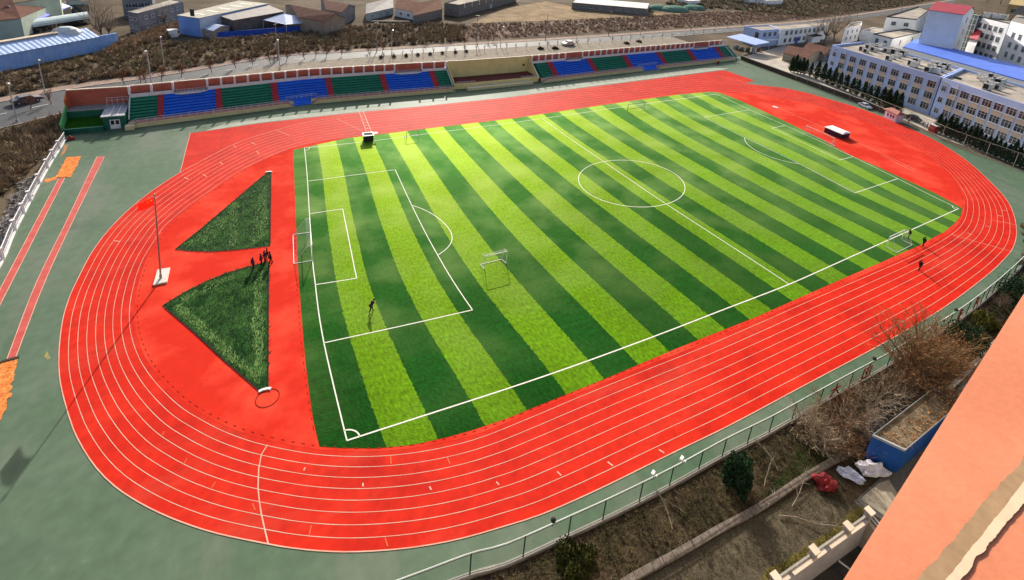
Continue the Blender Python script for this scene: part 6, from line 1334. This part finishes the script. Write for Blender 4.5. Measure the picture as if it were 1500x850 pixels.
ri = V3((RM[0][0], RM[0][1], 0)).normalized(); fl = thing('flag', 'red flag with a yellow star blowing from the flagpole', 'flag', fb_+V3((0, 0, HP-2)))
fd = (-ri+V3((-.1, -.35, 0))).normalized(); fn = V3((fd.y, -fd.x, 0)); NX, NY, FW, FHH = 24, 10, 1.75, 1.15; vs = []
def fpt(s, t): return fb_+PT*(HP-.35-t*FHH)+fd*(.09+s*FW)+V3((0, 0, HP-.35-t*FHH-.55*s*s-.20*s+.07*math.sin(s*7+t)*s))+fn*(.16*math.sin(s*8+t*1.3)*s)
mb = MB(); mb.raw([fpt(i/NX, j/NY) for j in range(NY+1) for i in range(NX+1)], [(j*(NX+1)+i, j*(NX+1)+i+1, (j+1)*(NX+1)+i+1, (j+1)*(NX+1)+i) for j in range(NY) for i in range(NX)])
M_flag = mat('flag_red', (.75, .010, .006), (.68, .008, .005), scale=1, rough=.7)
_t = M_flag.node_tree; _tr = _t.nodes.new('ShaderNodeBsdfTranslucent'); _tr.inputs[0].default_value = (.85, .012, .006, 1); _mx = _t.nodes.new('ShaderNodeMixShader'); _mx.inputs[0].default_value = .5
_t.links.new(_t.nodes['Principled BSDF'].outputs[0], _mx.inputs[1]); _t.links.new(_tr.outputs[0], _mx.inputs[2]); _t.links.new(_mx.outputs[0], _t.nodes['Material Output'].inputs[0])
fo = mb.build('cloth', M_flag, fl, smooth=True)
M_star = mat('flag_star', (.85, .62, .03), rough=.7)
for side in (1, -1):
    for cs, ct, rr, rot in ((.17, .25, .15, 0), (.33, .10, .05, .4), (.40, .20, .05, .9), (.40, .35, .05, .2), (.33, .45, .05, .7)):
        mb = MB(); pts = []
        for k in range(10):
            a_ = math.pi/2+rot+k*math.pi/5; r_ = rr*(1 if k % 2 == 0 else .42); s_ = cs+r_*math.cos(a_)*1.75/2.75; t_ = ct-r_*math.sin(a_)*1.0; pts.append(fpt(s_, t_)+fn*(.02*side))
        mb.face(pts if side > 0 else pts[::-1]); mb.build('star', M_star, fl)
# kiosk, red booth
o = thing('kiosk', 'small white and purple kiosk with pink roof against the fence at the right', 'kiosk', at(1304, 172)); c = at(1304, 173)+V3((-1, -1.2, 0)); ks = ax_s; ky = V3((-ks.y, ks.x, 0))
mb = MB(); mb.box(c+V3((0, 0, 1.2)), (4.2, 2.4, 2.4), ks); mb.build('wall', mat('kiosk_wall', (.58, .54, .64), (.68, .65, .70), scale=1.2, rough=.7), o)
mb = MB(); mb.box(c-ky*1.22+V3((0, 0, 1.35)), (3.4, .06, 1.0), ks); mb.build('window', M_white, o); mb = MB()
for x in (-.9, .2, 1.1): mb = MB(); mb.box(c-ky*1.27+ks*x+V3((0, 0, 1.35)), (.6, .06, .7), ks); mb.build('poster', mat('purple', (.12, .04, .16), rough=.6), o)
mb = MB(); K2 = [c+ks*x+ky*y for x, y in ((-2.6, -1.7), (2.6, -1.7), (2.6, 1.6), (-2.6, 1.6))]; mb.prism(K2, 2.41, 2.55, bottom=True); t0, t1 = c-ks*1.6+V3((0, 0, 3.4)), c+ks*1.6+V3((0, 0, 3.4)); k4 = [p+V3((0, 0, 2.555)) for p in K2]
mb.face([k4[0], k4[1], t1, t0]); mb.face([k4[2], k4[3], t0, t1]); mb.face([k4[1], k4[2], t1]); mb.face([k4[3], k4[0], t0]); mb.build('roof', mat('kiosk_roof', (.42, .16, .12), (.3, .1, .08), scale=1, rough=.8), o)
o = thing('red_booth', 'small bright red booth with white top by the dark hedge', 'booth', at(1366, 193)); c = at(1366, 193.5)
mb = MB(); mb.box(c+V3((0, 0, 1.0)), (1.9, 1.2, 2.0), ks); mb.build('body', mat('booth_red', (.48, .02, .02), rough=.5), o); mb = MB(); mb.box(c+V3((0, 0, 2.12)), (2.1, 1.4, .24), ks); mb.build('top', M_goal, o); mb = MB(); mb.box(c-ky*.62+V3((0, 0, 1.3)), (1.4, .06, .6), ks); mb.build('panel', mat('booth_panel', (.6, .12, .1), rough=.4), o)
# ------------------------------------------------------------------ people
def skin_obj(name, verts, edges, radii, M, parent, o0, sub=1):
    me = bpy.data.meshes.new(name); bm = bmesh.new(); ly = bm.verts.layers.skin.verify(); vs = []
    for i, (p, r) in enumerate(zip(verts, radii)):
        v = bm.verts.new(V3(p)-o0); v[ly].radius = (r, r) if not isinstance(r, tuple) else r; v[ly].use_root = (i == 0); vs.append(v)
    for a, b in edges: bm.edges.new((vs[a], vs[b]))
    bm.to_mesh(me); bm.free(); me.materials.append(M); ob = bpy.data.objects.new(name, me); COL.objects.link(ob); ob.parent = parent
    ob.modifiers.new('skin', 'SKIN').use_smooth_shade = True; s = ob.modifiers.new('sub', 'SUBSURF'); s.levels = sub; s.render_levels = sub; return ob
def cl(n, c): return mat('cloth_'+n, c, rough=.9)
def person(label, p, az, h=1.75, top=(.02, .02, .025), legs=(.015, .016, .02), hair=(.012, .01, .009), lean=.0, stride=.15, arms=((.1, .25), (-.1, .25)), bend=0., shoes=(.04, .04, .04), crouch=0.):
    """az heading; lean forward tilt of the trunk (rad); arms: (forward swing, elbow bend) per side"""
    k = h/1.75; p = V3((p[0], p[1], p[2])); F = V3((math.cos(az), math.sin(az), 0)); L_ = V3((-F.y, F.x, 0)); Z = V3((0, 0, 1))
    o = thing('person', label, 'person', p)
    def P(f, l, z): return p+(F*f+L_*l+Z*z)*k
    hip = .92-crouch*.3; U = (Z*math.cos(lean)+F*math.sin(lean)); H_ = P(0, 0, hip)
    def T(l, u, f=0): return H_+(L_*l+U*u+(F*math.cos(lean)-Z*math.sin(lean))*f)*k
    chest, neck, head = T(0, .32), T(0, .53, .01), T(0, .70, .03)
    kneeL, kneeR = P(stride*.6+crouch*.25, .10, .5-crouch*.1), P(-stride*.35+crouch*.25, -.10, .5-crouch*.1); anL, anR = P(stride, .10, .07), P(-stride, -.10, .07+.12*max(0, stride-.2))
    shL, shR = T(.20, .47), T(-.20, .47)
    def arm(sh, sd, sw, el):
        d = (-U*math.cos(sw)+F*math.sin(sw)+L_*sd*.18).normalized(); e = sh+d*.29*k; d2 = (-U*math.cos(sw+el)+F*math.sin(sw+el)).normalized(); return e, e+d2*.25*k, d2
    eL, wL, dL = arm(shL, 1, *arms[0]); eR, wR, dR = arm(shR, -1, *arms[1])
    V = [H_, T(0, .16), chest, neck, T(0, .60, .01), head, T(0, .79, .02), shL, eL, wL, wL+dL*.09*k, shR, eR, wR, wR+dR*.09*k, P(0, .09, hip-.06), kneeL, anL, P(stride+.15, .10, .04), P(0, -.09, hip-.06), kneeR, anR, P(-stride+.15, -.10, .04+.05*max(0, stride-.2))]
    E = [(0, 1), (1, 2), (2, 3), (3, 4), (4, 5), (5, 6), (2, 7), (7, 8), (8, 9), (9, 10), (2, 11), (11, 12), (12, 13), (13, 14), (0, 15), (15, 16), (16, 17), (17, 18), (0, 19), (19, 20), (20, 21), (21, 22)]
    Rr = [.13, .12, .15, .055, .055, .10, .075, .065, .048, .036, .03, .065, .048, .036, .03, .085, .058, .042, .04, .085, .058, .042, .04]
    skin_obj('body', V, E, [r*k for r in Rr], mat('skin_tone', (.36, .20, .13), rough=.7), o, p)
    idx = [0, 1, 2, 3, 7, 8, 9, 11, 12, 13]; r2 = {0: .165, 1: .155, 2: .185, 3: .075, 7: .09, 8: .07, 9: .055, 11: .09, 12: .07, 13: .055}; m_ = {a: i for i, a in enumerate(idx)}
    skin_obj('jacket', [V[i] for i in idx], [(m_[a], m_[b]) for a, b in E if a in m_ and b in m_], [r2[i]*k for i in idx], cl('%02d%02d%02d' % tuple(int(x*99) for x in top), top), o, p)
    idx = [0, 15, 16, 17, 19, 20, 21]; r2 = {0: .16, 15: .115, 16: .08, 17: .062, 19: .115, 20: .08, 21: .062}; m_ = {a: i for i, a in enumerate(idx)}
    skin_obj('trousers', [V[i] for i in idx], [(m_[a], m_[b]) for a, b in E if a in m_ and b in m_], [r2[i]*k for i in idx], cl('l%02d%02d%02d' % tuple(int(x*99) for x in legs), legs), o, p)
    for a_, b_ in ((17, 18), (21, 22)): mb = MB(); q = V[a_]-Z*.03*k; e = V[b_]-Z*.005*k; mb.tube([q-(e-q)*.35, q, e, e+(e-q)*.25], [.045*k, .055*k, .05*k, .03*k], 8); mb.build('shoe', cl('s%02d' % int(shoes[0]*99), shoes), o)
    mb = MB(); mb.ball(head+(U*.045-F*.02)*k, .115*k, 12, 8, sq=(1, 1, 1)); mb.build('hair', cl('hair', hair), o, smooth=True)
    mb = MB(); fc_ = head+F*.10*k
    mb.ball(fc_-U*.0*k+F*.012*k, .02*k, 6, 4); mb.build('nose', mat('skin_tone', (.36, .20, .13)), o); mb = MB()
    for s_ in (-1, 1): mb.ball(fc_+L_*s_*.035*k+U*.03*k-F*.004*k, .012*k, 6, 4)
    mb.build('eyes', M_black, o); mb = MB(); mb.box(fc_-U*.05*k, (.012*k, .045*k, .012*k), F); mb.build('mouth', cl('lip', (.2, .05, .04)), o)
    return o
azd = math.radians
person('tallest person in dark clothes at the right end of the group on the infield', at(397, 386, .04), azd(200), 1.95, stride=.22, lean=.08)
person('person in a dark blue jacket second from right in the infield group', at(388.5, 383, .04), azd(215), 1.75, top=(.02, .03, .07), stride=.2)
person('person in black with elbows out third from right in the infield group', at(383, 388, .04), azd(20), 1.75, arms=((.6, 1.1), (.5, 1.2)), stride=.12)
person('person with one arm held out at the left end of the infield group', at(371.5, 394, .07), azd(230), 1.8, arms=((1.3, .1), (.1, .2)), stride=.25)
person('person in dark walking behind the infield group', at(392, 378, .04), azd(190), 1.6, stride=.2, top=(.03, .03, .035))
person('person in a purple top with white hair band running bent forward in the penalty area', at(543.5, 457, .07), azd(25), 1.85, top=(.10, .012, .09), lean=.65, stride=.34, arms=((.9, .9), (-.5, .6)), hair=(.22, .16, .16), shoes=(.6, .6, .5))
person('person in black at the touch line right of the near white goal', at(1330.5, 348.8, .07), azd(150), 1.8, lean=.12, stride=.15)
person('person in black at the inner edge of the track', at(1351.8, 360, .04), azd(170), 1.8, lean=.15, stride=.18)
person('person in black alone out on the track lanes', at(1346, 395.5, .02), azd(165), 1.85, lean=.15, stride=.2)
person('distant person in white top and dark trousers beside the kiosk', at(1330.5, 180, 0), azd(240), 1.75, top=(.6, .6, .6))
person('distant person in white by the red booth, left of two', at(1351.5, 185, 0), azd(200), 1.75, top=(.65, .62, .6)); person('distant person in white by the red booth, right of two', at(1357, 187.5, 0), azd(250), 1.7, top=(.6, .6, .62), legs=(.03, .05, .15))
